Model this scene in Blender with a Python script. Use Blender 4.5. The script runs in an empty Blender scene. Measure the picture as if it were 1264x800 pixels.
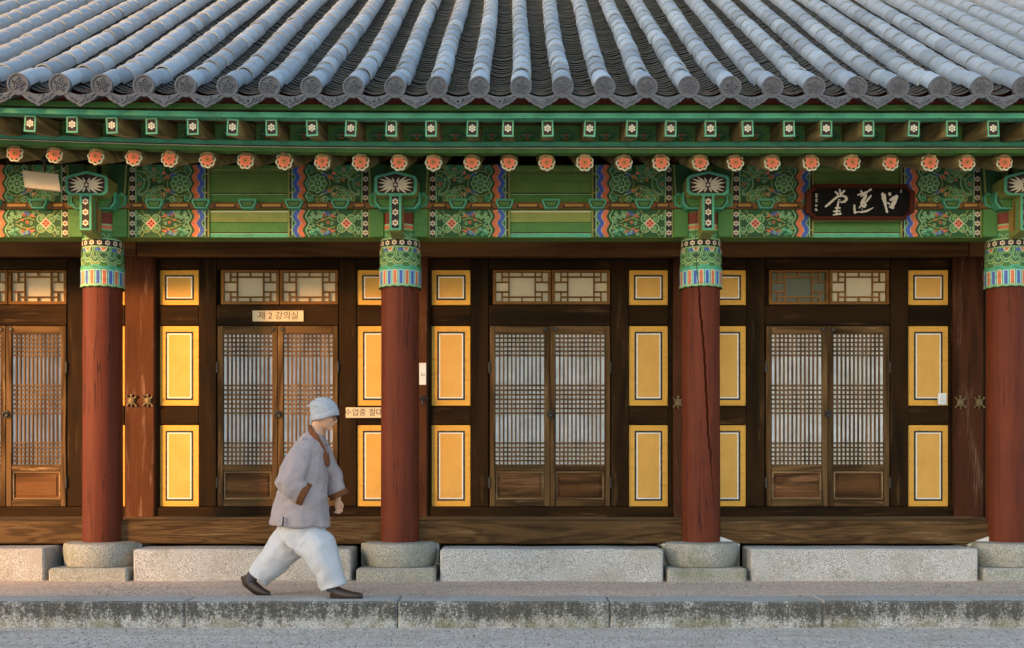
import bpy, bmesh, math, random
from mathutils import Vector, Matrix, Euler
random.seed(7)
R = math.radians
SC = bpy.context.scene
COL = SC.collection

# ------------------------------------------------------------------ camera
F, CX, HY, CH, CYW = 1360.0, 640.0, 565.0, 1.133, -10.5   # lens in photo pixels, optical centre, eye height, eye depth
cam = bpy.data.cameras.new('camera'); camo = bpy.data.objects.new('camera', cam); COL.objects.link(camo)
camo.location = (0, CYW, CH); camo.rotation_euler = (R(90), 0, 0)
cam.sensor_width = 36; cam.lens = 36 * F / 1264
cam.shift_x = -(CX - 632) / 1264; cam.shift_y = (HY - 400) / 1264
cam.clip_start = .1; cam.clip_end = 2000
SC.camera = camo

# ------------------------------------------------------------------ light
SUN_EL, SUN_AZ = 13, -46          # degrees; azimuth seen from the camera axis, negative = from the left behind the camera
w = bpy.data.worlds.new('World'); SC.world = w; w.use_nodes = True
nt = w.node_tree; bg = nt.nodes['Background']
sky = nt.nodes.new('ShaderNodeTexSky'); sky.sky_type = 'NISHITA'; sky.sun_disc = False
sky.sun_elevation = R(SUN_EL); sky.sun_rotation = R(180 + SUN_AZ * -1)
sky.air_density = 1.0; sky.dust_density = 1.2; sky.ozone_density = 1.3
nt.links.new(sky.outputs[0], bg.inputs[0]); bg.inputs[1].default_value = 0.15
sl = bpy.data.lights.new('sun', 'SUN'); so = bpy.data.objects.new('sun', sl); COL.objects.link(so)
sl.energy = 2.2; sl.angle = R(8); sl.color = (1, .47, .13)
dv = Vector((-math.sin(R(SUN_AZ)) * math.cos(R(SUN_EL)) , math.cos(R(SUN_AZ)) * math.cos(R(SUN_EL)), -math.sin(R(SUN_EL))))
so.rotation_euler = dv.to_track_quat('-Z', 'Y').to_euler(); so.location = (-8, -15, 12)
SC.view_settings.view_transform = 'Standard'; SC.view_settings.look = 'None'
SC.view_settings.exposure = 2.0; SC.view_settings.gamma = 1; SC.view_settings.use_curve_mapping = False
SC.render.engine = 'CYCLES'

# ------------------------------------------------------------------ helpers
def X(px, y): return (px - CX) * (y - CYW) / F
def Z(py, y): return CH + (HY - py) * (y - CYW) / F

class MB:
    def __init__(s): s.v = []; s.f = []; s.m = []
    def add(s, vs, fs, m=0):
        b = len(s.v); s.v += [tuple(p) for p in vs]
        for f in fs: s.f.append([b + i for i in f]); s.m.append(m)
    def box(s, x0, x1, y0, y1, z0, z1, c=0.0, m=0, M=None):
        if c <= 0:
            vs = [(x, y, z) for x in (x0, x1) for y in (y0, y1) for z in (z0, z1)]
            fs = [(0,1,3,2),(4,6,7,5),(0,4,5,1),(2,3,7,6),(0,2,6,4),(1,5,7,3)]
        else:
            c = min(c, (x1-x0)*.45, (y1-y0)*.45, (z1-z0)*.45)
            vs = []; 
            def idx(i,j,k,a): return ((i*2+j)*2+k)*3+a
            for x,sx in ((x0,1),(x1,-1)):
                for y,sy in ((y0,1),(y1,-1)):
                    for z,sz in ((z0,1),(z1,-1)):
                        vs += [(x, y+sy*c, z+sz*c),(x+sx*c, y, z+sz*c),(x+sx*c, y+sy*c, z)]
            fs = []
            for i in (0,1): fs.append([idx(i,0,0,0),idx(i,0,1,0),idx(i,1,1,0),idx(i,1,0,0)][::(1 if i==0 else -1)])
            for j in (0,1): fs.append([idx(0,j,0,1),idx(1,j,0,1),idx(1,j,1,1),idx(0,j,1,1)][::(1 if j==0 else -1)])
            for k in (0,1): fs.append([idx(0,0,k,2),idx(0,1,k,2),idx(1,1,k,2),idx(1,0,k,2)][::(1 if k==0 else -1)])
            for i in (0,1):
                for j in (0,1): fs.append([idx(i,j,0,0),idx(i,j,1,0),idx(i,j,1,1),idx(i,j,0,1)])
                for k in (0,1): fs.append([idx(i,0,k,0),idx(i,1,k,0),idx(i,1,k,2),idx(i,0,k,2)])
            for j in (0,1):
                for k in (0,1): fs.append([idx(0,j,k,1),idx(1,j,k,1),idx(1,j,k,2),idx(0,j,k,2)])
            for i in (0,1):
                for j in (0,1):
                    for k in (0,1): fs.append([idx(i,j,k,0),idx(i,j,k,1),idx(i,j,k,2)])
        if M is not None: vs = [M @ Vector(p) for p in vs]
        s.add(vs, fs, m); return s
    def prism(s, pts, y0, y1, m=0, M=None, mside=None):   # outline in (x,z), extruded along y
        n = len(pts)
        vs = [(p[0], y0, p[1]) for p in pts] + [(p[0], y1, p[1]) for p in pts]
        if M is not None: vs = [M @ Vector(p) for p in vs]
        b = len(s.v); s.v += [tuple(p) for p in vs]
        s.f.append([b+i for i in range(n)]); s.m.append(m)
        s.f.append([b+n+i for i in range(n)][::-1]); s.m.append(m)
        for i in range(n):
            j = (i+1) % n
            s.f.append([b+i, b+n+i, b+n+j, b+j]); s.m.append(m if mside is None else mside)
        return s
    def tube(s, pts, rad, n=10, m=0, cap=True, flat=None):
        P = [Vector(p) for p in pts]; rings = []
        if not hasattr(rad, '__len__'): rad = [rad]*len(P)
        up = Vector((0,0,1))
        b = len(s.v)
        for i, p in enumerate(P):
            t = (P[min(i+1,len(P)-1)] - P[max(i-1,0)]).normalized()
            u = up if abs(t.dot(up)) < .95 else Vector((0,1,0))
            a = t.cross(u).normalized(); c = a.cross(t)
            r = rad[i]; ra, rb = r if hasattr(r,'__len__') else (r, r)
            for k in range(n):
                th = 2*math.pi*k/n
                s.v.append(tuple(p + a*math.cos(th)*ra + c*math.sin(th)*rb))
        for i in range(len(P)-1):
            for k in range(n):
                k2 = (k+1) % n
                s.f.append([b+i*n+k, b+i*n+k2, b+(i+1)*n+k2, b+(i+1)*n+k]); s.m.append(m)
        if cap:
            s.f.append([b+k for k in range(n)][::-1]); s.m.append(m)
            s.f.append([b+(len(P)-1)*n+k for k in range(n)]); s.m.append(m)
        return s
    def lathe(s, prof, cx=0, cy=0, n=32, m=0, a0=0, a1=2*math.pi):
        b = len(s.v); full = abs(a1-a0-2*math.pi) < 1e-6; nn = n if full else n+1
        for r, z in prof:
            for k in range(nn):
                th = a0 + (a1-a0)*k/n
                s.v.append((cx + r*math.sin(th), cy - r*math.cos(th), z))
        for i in range(len(prof)-1):
            for k in range(n):
                k2 = (k+1) % nn
                s.f.append([b+i*nn+k, b+i*nn+k2, b+(i+1)*nn+k2, b+(i+1)*nn+k]); s.m.append(m)
        return s
    def ball(s, c, r, nu=12, nv=8, m=0, M=None):
        if not hasattr(r,'__len__'): r = (r,r,r)
        b = len(s.v); c = Vector(c)
        for i in range(nv+1):
            ph = math.pi*i/nv
            for k in range(nu):
                th = 2*math.pi*k/nu
                d = Vector((r[0]*math.sin(ph)*math.cos(th), r[1]*math.sin(ph)*math.sin(th), r[2]*math.cos(ph)))
                if M is not None: d = M @ d
                s.v.append(tuple(c + d))
        for i in range(nv):
            for k in range(nu):
                k2 = (k+1)%nu
                s.f.append([b+i*nu+k, b+(i+1)*nu+k, b+(i+1)*nu+k2, b+i*nu+k2]); s.m.append(m)
        return s
    def mesh(s, name, mats, smooth=None):
        me = bpy.data.meshes.new(name); me.from_pydata(s.v, [], s.f)
        for mt in (mats if isinstance(mats, (list, tuple)) else [mats]): me.materials.append(mt)
        if any(s.m): me.polygons.foreach_set('material_index', s.m)
        me.update()
        if smooth is not None:
            me.polygons.foreach_set('use_smooth', [True]*len(me.polygons))
            if smooth < 180: me.set_sharp_from_angle(angle=R(smooth))
        return me
    def build(s, name, mats, parent=None, smooth=None, loc=None):
        return link(name, s.mesh(name, mats, smooth), parent, loc)

def link(name, me, parent=None, loc=None, rot=None):
    o = bpy.data.objects.new(name, me); COL.objects.link(o)
    if parent is not None: o.parent = parent
    if loc is not None: o.location = loc
    if rot is not None: o.rotation_euler = rot
    return o
def empty(name, loc=(0,0,0)):
    o = bpy.data.objects.new(name, None); COL.objects.link(o); o.location = loc; o.empty_display_size = .2; return o
def tag(o, label=None, cat=None, group=None, kind=None):
    if label: o['label'] = label
    if cat: o['category'] = cat
    if group: o['group'] = group
    if kind: o['kind'] = kind
    return o
def srgb(r, g, b):
    f = lambda c: (c/255/12.92) if c/255 <= .04045 else ((c/255+.055)/1.055)**2.4
    return (f(r), f(g), f(b), 1)

# ------------------------------------------------------------------ materials
class NT:
    def __init__(s, name, rough=.7, spec=.3):
        s.mat = bpy.data.materials.new(name); s.mat.use_nodes = True
        s.t = s.mat.node_tree; s.b = s.t.nodes['Principled BSDF']
        s.b.inputs['Roughness'].default_value = rough
        s.b.inputs['Specular IOR Level'].default_value = spec
        tc = s.n('ShaderNodeTexCoord'); oi = s.n('ShaderNodeObjectInfo')
        s.obj = tc.outputs['Object']; s.rand = oi.outputs['Random']
        vm = s.n('ShaderNodeVectorMath'); vm.operation = 'ADD'
        cm = s.n('ShaderNodeCombineXYZ')
        m1 = s.math('MULTIPLY', s.rand, 37.0); m2 = s.math('MULTIPLY', s.rand, 91.0)
        s.l(m1, cm.inputs[0]); s.l(m2, cm.inputs[1]); s.l(m1, cm.inputs[2])
        s.l(s.obj, vm.inputs[0]); s.l(cm.outputs[0], vm.inputs[1]); s.rco = vm.outputs[0]
    def n(s, t): return s.t.nodes.new(t)
    def l(s, a, b): s.t.links.new(a, b)
    def set(s, inp, v):
        if hasattr(v, 'links') or isinstance(v, bpy.types.NodeSocket): s.l(v, inp)
        else: inp.default_value = v
    def math(s, op, a, b=0.0, clamp=False):
        m = s.n('ShaderNodeMath'); m.operation = op; m.use_clamp = clamp
        s.set(m.inputs[0], a); s.set(m.inputs[1], b); return m.outputs[0]
    def mapping(s, vec, scale=(1,1,1)):
        m = s.n('ShaderNodeMapping'); s.l(vec, m.inputs[0]); m.inputs['Scale'].default_value = scale; return m.outputs[0]
    def noise(s, vec, scale, detail=4, rough=.55, dist=0.0):
        n = s.n('ShaderNodeTexNoise'); s.l(vec, n.inputs['Vector'])
        n.inputs['Scale'].default_value = scale; n.inputs['Detail'].default_value = detail
        n.inputs['Roughness'].default_value = rough; n.inputs['Distortion'].default_value = dist
        return n.outputs[0]
    def vor(s, vec, scale):
        n = s.n('ShaderNodeTexVoronoi'); s.l(vec, n.inputs['Vector']); n.inputs['Scale'].default_value = scale; return n
    def ramp(s, fac, stops):
        r = s.n('ShaderNodeValToRGB'); s.set(r.inputs[0], fac)
        e = r.color_ramp.elements
        while len(e) < len(stops): e.new(.5)
        for i, (p, c) in enumerate(stops):
            e[i].position = p; e[i].color = c if len(c) == 4 else (*c, 1)
        return r.outputs[0]
    def mix(s, fac, a, b, mode='MIX'):
        m = s.n('ShaderNodeMix'); m.data_type = 'RGBA'; m.blend_type = mode
        s.set(m.inputs[0], fac); s.set(m.inputs[6], a); s.set(m.inputs[7], b); return m.outputs[2]
    def step(s, v, lo, hi):
        m = s.n('ShaderNodeMapRange'); m.interpolation_type = 'SMOOTHSTEP'
        s.set(m.inputs[0], v); m.inputs[1].default_value = lo; m.inputs[2].default_value = hi; return m.outputs[0]
    def bump(s, h, strength=.3, dist=.01):
        b = s.n('ShaderNodeBump'); b.inputs['Strength'].default_value = strength; b.inputs['Distance'].default_value = dist
        s.l(h, b.inputs['Height']); s.l(b.outputs[0], s.b.inputs['Normal'])
    def color(s, c): s.set(s.b.inputs['Base Color'], c)
    def xyz(s, vec):
        x = s.n('ShaderNodeSeparateXYZ'); s.l(vec, x.inputs[0]); return x.outputs
    def normal(s):
        return s.xyz(s.n('ShaderNodeNewGeometry').outputs['Normal'])

def mul(c, k): return (min(1,c[0]*k), min(1,c[1]*k), min(1,c[2]*k), 1)
def wood(name, dark, light, axis='x', grain=1.0, swirl=6.0, wear=0.0, wearcol=None, rough=.82, bumpd=.004, spec=.10):
    t = NT(name, rough, spec)
    k = {'x': (.35,3.2,3.2), 'z': (3.2,3.2,.35), 'y': (3.2,.35,3.2)}[axis]
    k2 = {'x': (2,60,60), 'z': (60,60,2), 'y': (60,2,60)}[axis]
    v = t.mapping(t.rco, tuple(a*grain for a in k)); v2 = t.mapping(t.rco, tuple(a*grain for a in k2))
    n = t.noise(v, 1.0, 2, .5, .5)
    rings = t.math('SINE', t.math('MULTIPLY', n, swirl*6.28))
    rings = t.math('ADD', t.math('MULTIPLY', rings, .5), .5)
    fine = t.noise(v2, 1.0, 3, .6)
    big = t.noise(t.rco, 2.1, 4, .6)
    f = t.math('ADD', t.math('MULTIPLY', rings, .40), t.math('ADD', t.math('MULTIPLY', fine, .45), t.math('MULTIPLY', big, .45)))
    c = t.ramp(f, [(.32, dark), (.62, tuple(dark[i]*.45+light[i]*.55 for i in range(3))+(1,)), (.95, light)])
    if wear > 0:
        wn = t.noise(t.mapping(t.rco, tuple(a*grain*1.8 for a in k)), 1.6, 5, .7)
        c = t.mix(t.math('MULTIPLY', t.step(wn, .62-.2*wear, .80-.15*wear), t.step(fine, .3, .62)), c, wearcol or mul(light, 1.8))
    tone = t.math('ADD', .8, t.math('MULTIPLY', t.rand, .4))
    cc = t.n('ShaderNodeCombineColor'); [t.l(tone, cc.inputs[i]) for i in range(3)]
    t.color(t.mix(1.0, c, cc.outputs[0], 'MULTIPLY'))
    t.bump(t.math('ADD', t.math('MULTIPLY', fine, .7), t.math('MULTIPLY', rings, .3)), .55, bumpd)
    return t.mat
def paint(name, col, var=.25, rough=.65, dirt=.25, dirtcol=(.03,.022,.012,1), spec=.3):
    t = NT(name, rough, spec)
    n = t.noise(t.rco, 9, 5, .65); st = t.noise(t.mapping(t.rco, (1.5,14,30)), 1.0, 4, .6)
    c = t.mix(n, mul(col, 1-var), mul(col, 1+var))
    c = t.mix(t.math('MULTIPLY', t.step(t.math('ADD', t.math('MULTIPLY', st,.6), t.math('MULTIPLY', t.noise(t.rco, 30, 3),.4)), .48, .72), dirt*1.6, True), c, dirtcol)
    t.color(c); t.bump(st, .25, .003); return t.mat
def granite(name, base, moss=0.0, stain=False, warm=0.0, z0=-.21, z1=0.0):
    t = NT(name, .85, .2)
    sp = t.noise(t.rco, 95, 2, .8); sp2 = t.noise(t.rco, 190, 1, .7); big = t.noise(t.rco, 2.2, 5, .6)
    c = t.ramp(t.math('ADD', t.math('MULTIPLY', sp, .6), t.math('MULTIPLY', sp2, .4)), [(.36, mul(base,.25)), (.46, mul(base,.85)), (.54, mul(base,1.05)), (.66, mul(base,1.75))])
    c = t.mix(t.math('MULTIPLY', t.step(big, .42, .72), .55), c, mul((base[0]*.9, base[1]*.82, base[2]*.62), .75))
    if stain:
        x = t.xyz(t.obj); nn = t.normal(); front = t.step(t.math('MULTIPLY', nn[1], -1), .3, .8)
        dr = t.noise(t.mapping(t.rco, (9,9,3.2)), 1.0, 7, .78)
        sp3 = t.noise(t.rco, 48, 4, .8)
        h = t.n('ShaderNodeMapRange'); t.l(x[2], h.inputs[0]); h.inputs[1].default_value = z0; h.inputs[2].default_value = z1
        hh = h.outputs[0]
        low = t.math('SUBTRACT', 1.0, t.step(hh, .1, .6))
        m = t.step(t.math('ADD', t.math('ADD', t.math('MULTIPLY', dr, .65), t.math('MULTIPLY', sp3, .60)), t.math('MULTIPLY', low, -.13)), .46, .66)
        m = t.math('MULTIPLY', m, front)
        c = t.mix(t.math('MULTIPLY', m, .88), c, (.030,.029,.022,1))
        mo = t.math('MULTIPLY', t.math('MULTIPLY', t.step(t.noise(t.rco, 3.5, 6, .75), .46, .62), low), front)
        c = t.mix(t.math('MULTIPLY', mo, .6), c, (.11,.10,.025,1))
    if moss > 0:
        mo = t.step(t.noise(t.rco, 3.0, 6, .7), .50, .74)
        c = t.mix(t.math('MULTIPLY', mo, moss), c, (.10,.105,.045,1))
    t.color(c); t.bump(t.math('ADD', t.math('MULTIPLY', sp,.6), t.math('MULTIPLY', t.noise(t.rco, 22, 4), .6)), .45, .006); return t.mat
def plain(name, col, rough=.6, spec=.3, var=.12, scale=25):
    t = NT(name, rough, spec); n = t.noise(t.rco, scale, 4, .6)
    t.color(t.mix(n, mul(col,1-var), mul(col,1+var))); t.bump(n, .15, .003); return t.mat

# paints of the painted woodwork
P_BG    = paint('paint_dark_green', (.020,.080,.024,1))
P_GREEN = paint('paint_leaf_green', (.065,.18,.040,1))
P_PALE  = paint('paint_pale_green', (.23,.42,.20,1), .2, dirt=.3)
P_TURQ  = paint('paint_turquoise', (.075,.34,.20,1), .2, dirt=.3)
P_BLUE  = paint('paint_blue', (.055,.105,.36,1), .2)
P_ORNG  = paint('paint_orange', (.56,.15,.06,1), .2)
P_PINK  = paint('paint_salmon', (.74,.20,.11,1), .15, dirt=.1)
P_OLIVE = paint('paint_olive', (.22,.25,.06,1), .2)
P_DARK  = paint('paint_brown_black', (.022,.013,.009,1), .2, dirt=0)
P_CREAM = paint('paint_cream', (.62,.57,.42,1), .15, dirt=.25)
P_RED   = paint('paint_oxide_red', (.16,.032,.018,1), .2)
P_OCHRE = paint('paint_ochre', (.42,.22,.045,1), .2)
P_LIGHT = paint('paint_light_green', (.22,.46,.12,1), .2)
P_SKY = paint('paint_pale_blue', (.34,.58,.60,1), .15)
PAL = [P_BG, P_GREEN, P_PALE, P_TURQ, P_BLUE, P_ORNG, P_PINK, P_OLIVE, P_DARK, P_CREAM, P_RED, P_OCHRE, P_LIGHT, P_SKY]
BG, GR, PA, TU, BL, OR, PK, OL, DK, CR, RD, OC = range(12)

# red lacquered columns with drying cracks
t = NT('column_red', .6, .14)
v = t.mapping(t.rco, (24,24,.9)); st = t.noise(v, 1.0, 5, .65); big = t.noise(t.rco, 2.5, 4, .6)
ck = t.noise(t.mapping(t.rco, (9,9,.22)), 1.0, 4, .55, .1)
crack = t.math('SUBTRACT', 1.0, t.step(t.math('ABSOLUTE', t.math('SUBTRACT', ck, .5)), .0, .008))
crack = t.math('MULTIPLY', crack, t.step(t.noise(t.rco, .9, 2), .44, .52))
c = t.mix(big, (.082,.0165,.0065,1), (.150,.033,.0125,1)); c = t.mix(t.math('MULTIPLY', t.step(st, .46, .70), .6), c, (.060,.014,.008,1))
dust = t.math('MULTIPLY', t.step(t.noise(t.rco, 55, 3, .7), .66, .75), .35)
c = t.mix(dust, c, (.33,.17,.11,1))
t.color(t.mix(t.math('MULTIPLY', crack, .85), c, (.012,.004,.003,1)))
t.bump(t.math('SUBTRACT', t.math('MULTIPLY', st, .5), crack), .5, .006); M_COL = t.mat

M_WALL  = wood('wood_dark_wall', (.0060,.0030,.0009,1), (.028,.0135,.0036,1), 'z', 1.5, 2.2, .35, (.10,.055,.022,1))
M_WALLX = wood('wood_dark_rail', (.0060,.0030,.0009,1), (.028,.0135,.0036,1), 'x', 1.5, 2.2, .35, (.10,.055,.022,1))
M_LINT  = wood('wood_lintel', (.085,.038,.012,1), (.23,.11,.036,1), 'x', 1, 4)
M_POST  = wood('wood_red_post', (.024,.009,.004,1), (.075,.027,.011,1), 'z', 1.5, 2.5, .45, (.21,.12,.08,1))
M_DOORZ = wood('wood_door_stile', (.025,.013,.0048,1), (.140,.079,.031,1), 'z', 1.2, 5, .4, (.33,.20,.09,1))
M_DOORX = wood('wood_door_rail', (.025,.013,.0048,1), (.140,.079,.031,1), 'x', 1.2, 5, .4, (.33,.20,.09,1))
M_LATT  = wood('wood_lattice', (.050,.026,.011,1), (.17,.10,.045,1), 'z', 1.2, 5)
M_PANEL = wood('wood_door_panel', (.025,.012,.005,1), (.135,.062,.022,1), 'x', 1.0, 5, .55, (.26,.13,.06,1))
M_MOULD = wood('wood_worn_moulding', (.10,.060,.028,1), (.30,.20,.10,1), 'x', 1.2, 4)
M_SILL  = wood('wood_weathered_sill', (.028,.014,.0045,1), (.100,.054,.020,1), 'x', 1.6, 11, .5, (.18,.11,.05,1), .8, .008)
M_FLOOR = wood('wood_floor_board', (.060,.036,.015,1), (.18,.11,.050,1), 'x', 1.0, 5, .3, (.27,.20,.12,1))
M_TRANS = wood('wood_transom', (.10,.045,.012,1), (.20,.095,.027,1), 'x', 1.2, 3)
M_RAFT  = wood('wood_painted_rafter', (.09,.075,.030,1), (.30,.24,.10,1), 'y', 1.0, 7, .3, (.10,.16,.05,1))
M_SOFF  = wood('wood_soffit', (.06,.042,.018,1), (.20,.13,.055,1), 'y', 1.0, 4)
t = NT('hanji_paper', .9, .1); n = t.step(t.noise(t.rco, 5, 6, .7), .3, .7)
t.color(t.mix(n, (.58,.58,.54,1), (.84,.85,.83,1))); M_PAPER = t.mat
t = NT('hanji_paper_aged', .9, .1); n = t.noise(t.rco, 10, 5, .6)
t.color(t.mix(n, (.46,.38,.24,1), (.60,.52,.36,1))); M_PAPER2 = t.mat
M_DARKP = plain('dark_olive_pane', (.055,.055,.016,1), .35, .4)
t = NT('yellow_plaster', .75, .2); n = t.noise(t.rco, 5, 5, .6); n2 = t.noise(t.mapping(t.rco, (30,30,4)), 1.0, 4, .7)
n3 = t.noise(t.mapping(t.rco, (3,3,1.2)), 1.0, 6, .75); c = t.mix(n, (.53,.275,.048,1), (.70,.40,.10,1)); c = t.mix(t.math('MULTIPLY', t.step(n3, .52, .75), .4), c, (.43,.235,.055,1)); c = t.mix(t.math('MULTIPLY', t.rand, .25), c, (.66,.42,.13,1)); c = t.mix(t.math('MULTIPLY', t.step(n2, .58, .8), .3), c, (.40,.20,.04,1)); t.color(c)
t.bump(n, .2, .004); M_YEL = t.mat
M_YEL2 = paint('yellow_border', (.64,.34,.050,1), .12, dirt=.18)
M_BLK = paint('border_black', (.020,.022,.018,1), .2, dirt=.35, dirtcol=(.30,.17,.04,1))
M_WHT = paint('border_white', (.74,.74,.66,1), .1, dirt=.35, dirtcol=(.45,.32,.12,1))
M_IRON = plain('dark_iron', (.018,.014,.010,1), .5, .5)
M_BRONZE = plain('old_bronze', (.14,.095,.035,1), .5, .5, .5, 60)

# roof clay
t = NT('roof_tile_clay', .62, .35)
n = t.noise(t.rco, 9, 5, .7); sp = t.noise(t.rco, 60, 3, .7); lich = t.noise(t.rco, 15, 6, .78)
k = t.math('ADD', .72, t.math('MULTIPLY', t.rand, .50))
c = t.mix(n, (.205,.232,.248,1), (.325,.355,.37,1)); c = t.mix(t.math('MULTIPLY', t.step(sp, .55, .75), .4), c, (.09,.095,.10,1))
c = t.mix(t.math('MULTIPLY', t.step(lich, .58, .68), .55), c, (.075,.078,.075,1))
cc = t.n('ShaderNodeCombineColor'); [t.l(k, cc.inputs[i]) for i in range(3)]
t.color(t.mix(1.0, c, cc.outputs[0], 'MULTIPLY')); t.bump(t.math('ADD', n, t.math('MULTIPLY', sp,.5)), .35, .006); M_TILE = t.mat
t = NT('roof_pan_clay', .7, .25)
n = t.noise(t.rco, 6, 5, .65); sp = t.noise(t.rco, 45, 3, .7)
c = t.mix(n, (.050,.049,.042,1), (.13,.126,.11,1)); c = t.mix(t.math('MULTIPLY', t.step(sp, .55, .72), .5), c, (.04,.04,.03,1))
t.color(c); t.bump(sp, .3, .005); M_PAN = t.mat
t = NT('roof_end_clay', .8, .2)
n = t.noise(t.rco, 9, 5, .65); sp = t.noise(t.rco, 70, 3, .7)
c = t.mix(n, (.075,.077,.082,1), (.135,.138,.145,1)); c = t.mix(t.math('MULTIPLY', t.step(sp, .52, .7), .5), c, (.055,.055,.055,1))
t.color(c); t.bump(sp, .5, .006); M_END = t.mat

# ground surfaces
def earth(name, d, m_, l, patch, k, bumpd):
    t = NT(name, .95, .1)
    a = t.noise(t.mapping(t.rco, (60,14,60)), 1.0, 4, .85); g = t.noise(t.mapping(t.rco, (34,8,34)), 1.0, 5, .8); b_ = t.noise(t.mapping(t.rco, (.9,4,1)), 1.7, 5, .65); vv = t.vor(t.mapping(t.rco, (50,16,50)), 1.0)
    f = t.math('ADD', t.math('MULTIPLY', a, .55), t.math('MULTIPLY', g, .45))
    c = t.ramp(f, [(.38, d), (.47, m_), (.53, m_), (.62, l)])
    c = t.mix(t.math('MULTIPLY', t.step(b_, .46, .66), k), c, patch)
    peb = t.math('MULTIPLY', t.math('SUBTRACT', 1.0, t.step(vv.outputs[0], .12, .24)), t.step(t.noise(t.rco, 18, 3), .52, .6))
    c = t.mix(t.math('MULTIPLY', peb, .6), c, mul(d, .8))
    t.color(c); t.bump(t.math('ADD', f, t.math('MULTIPLY', peb, .3)), 1.0, bumpd); return t.mat
M_GRAVEL = earth('courtyard_gravel', (.20,.155,.115,1), (.68,.585,.49,1), (.97,.89,.80,1), (.50,.39,.285,1), .5, .04)
M_EARTH = earth('terrace_earth', (.22,.15,.10,1), (.64,.50,.385,1), (.92,.79,.66,1), (.55,.38,.26,1), .5, .03)
G_BLOCK = granite('granite_block', (.42,.40,.37,1), .45)
G_KERB = granite('granite_kerb', (.42,.40,.365,1), 0, True)
G_BASE = granite('granite_column_base', (.31,.30,.255,1), .7)

# ------------------------------------------------------------------ the setting
YK0, YK1 = -1.80, -1.44          # kerb depth
m = MB(); m.add([(-400,-420,-.215),(400,-420,-.205),(400,300,-.205),(-400,300,-.215)], [(0,1,2,3)])
tag(m.build('ground', M_GRAVEL), kind='structure')
m = MB()
nx, ny = 120, 14
for j in range(ny+1):
    for i in range(nx+1):
        x = -12 + 24*i/nx; y = YK1-.01 + (1.2-YK1)*j/ny
        z = -.006 - .008*math.sin(x*1.7+y*2) * math.sin(x*.9-y) if j > 0 else -.012
        m.v.append((x, y, z))
for j in range(ny):
    for i in range(nx):
        a = j*(nx+1)+i; m.f.append([a, a+1, a+nx+2, a+nx+1]); m.m.append(0)
tag(m.build('terrace', M_EARTH, smooth=180), kind='structure')
kerb = empty('kerb', (0, YK0, 0)); tag(kerb, kind='structure')
def rough_block(x0, x1, y0, y1, z0, z1, seed, amp=.006, c=.012):
    bm = bmesh.new(); rnd = random.Random(seed)
    mm = MB().box(x0, x1, y0, y1, z0, z1, c)
    vs = [bm.verts.new(p) for p in mm.v]
    for f in mm.f: bm.faces.new([vs[i] for i in f])
    bmesh.ops.recalc_face_normals(bm, faces=bm.faces)
    long = [e for e in bm.edges if abs(e.verts[0].co.x - e.verts[1].co.x) > .3]
    bmesh.ops.subdivide_edges(bm, edges=long, cuts=14, use_grid_fill=True)
    for v in bm.verts:
        x = v.co.x*3 + seed; v.co.y += amp*(math.sin(x*2.3)+.6*math.sin(x*5.1+v.co.z*9)); v.co.z += amp*.5*(math.sin(x*1.9+1)+.5*math.sin(x*4.7))
    out = MB(); bm.verts.ensure_lookup_table()
    for v in bm.verts: out.v.append(tuple(v.co))
    for f in bm.faces: out.f.append([v.index for v in f.verts]); out.m.append(0)
    bm.free(); return out
ke = [X(228 + 262.5*k, YK0) for k in range(-3, 8)]
for i in range(len(ke)-1):
    rough_block(ke[i]+.004, ke[i+1]-.004, YK0+random.uniform(-.008,.008), YK1, -.32, random.uniform(-.004,.004), i*3.1, .004, .016).build('kerb_stone', G_KERB, kerb, 30, (0,-YK0,0))
# small loose stones on the courtyard
rnd = random.Random(3)
def grit(n, ylo, yhi, z, s0, s1):
    m = MB()
    for i in range(n):
        x = rnd.uniform(-4.9, 4.9); y = ylo + (yhi-ylo)*rnd.random(); s = s0+(s1-s0)*rnd.random()**2.2; h = s*rnd.uniform(.5,1.0)
        a = rnd.uniform(0, 6.3); cs, sn = math.cos(a)*s, math.sin(a)*s
        m.add([(x+cs,y+sn,z),(x-sn,y+cs,z),(x-cs*.8,y-sn*.8,z),(x+sn,y-cs,z),(x+cs*.2,y+sn*.2,z+h)], [(0,1,4),(1,2,4),(2,3,4),(3,0,4)], rnd.choice((0,0,1,2)))
    return m
GRIT = [plain('grit_grey', (.26,.235,.205,1), .95, .05, .3), plain('grit_pale', (.34,.31,.27,1), .95, .05, .2), plain('grit_brown', (.13,.10,.075,1), .95, .05, .3)]
tag(grit(6500, YK1+.02, -.42, -.010, .003, .011).build('grit', GRIT), 'fine grit lying on the earth terrace before the plinth stones', 'grit', kind='stuff')
m = grit(16000, YK0-1.9, YK0-.015, -.214, .004, .016)
tag(m.build('gravel', GRIT), 'loose grey gravel scattered in front of the stone kerb', 'gravel', kind='stuff')

# ------------------------------------------------------------------ the hall
hall = tag(empty('temple_hall'), 'wooden temple hall with grey tiled roof, painted green eaves, red columns and yellow wall panels', 'temple hall')
COLX = [-3.961-2.834, -3.961, -1.127, 1.737, 4.648, 4.648+2.911]
RC = .182; ZC0, ZC1 = .335, 3.455

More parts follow.
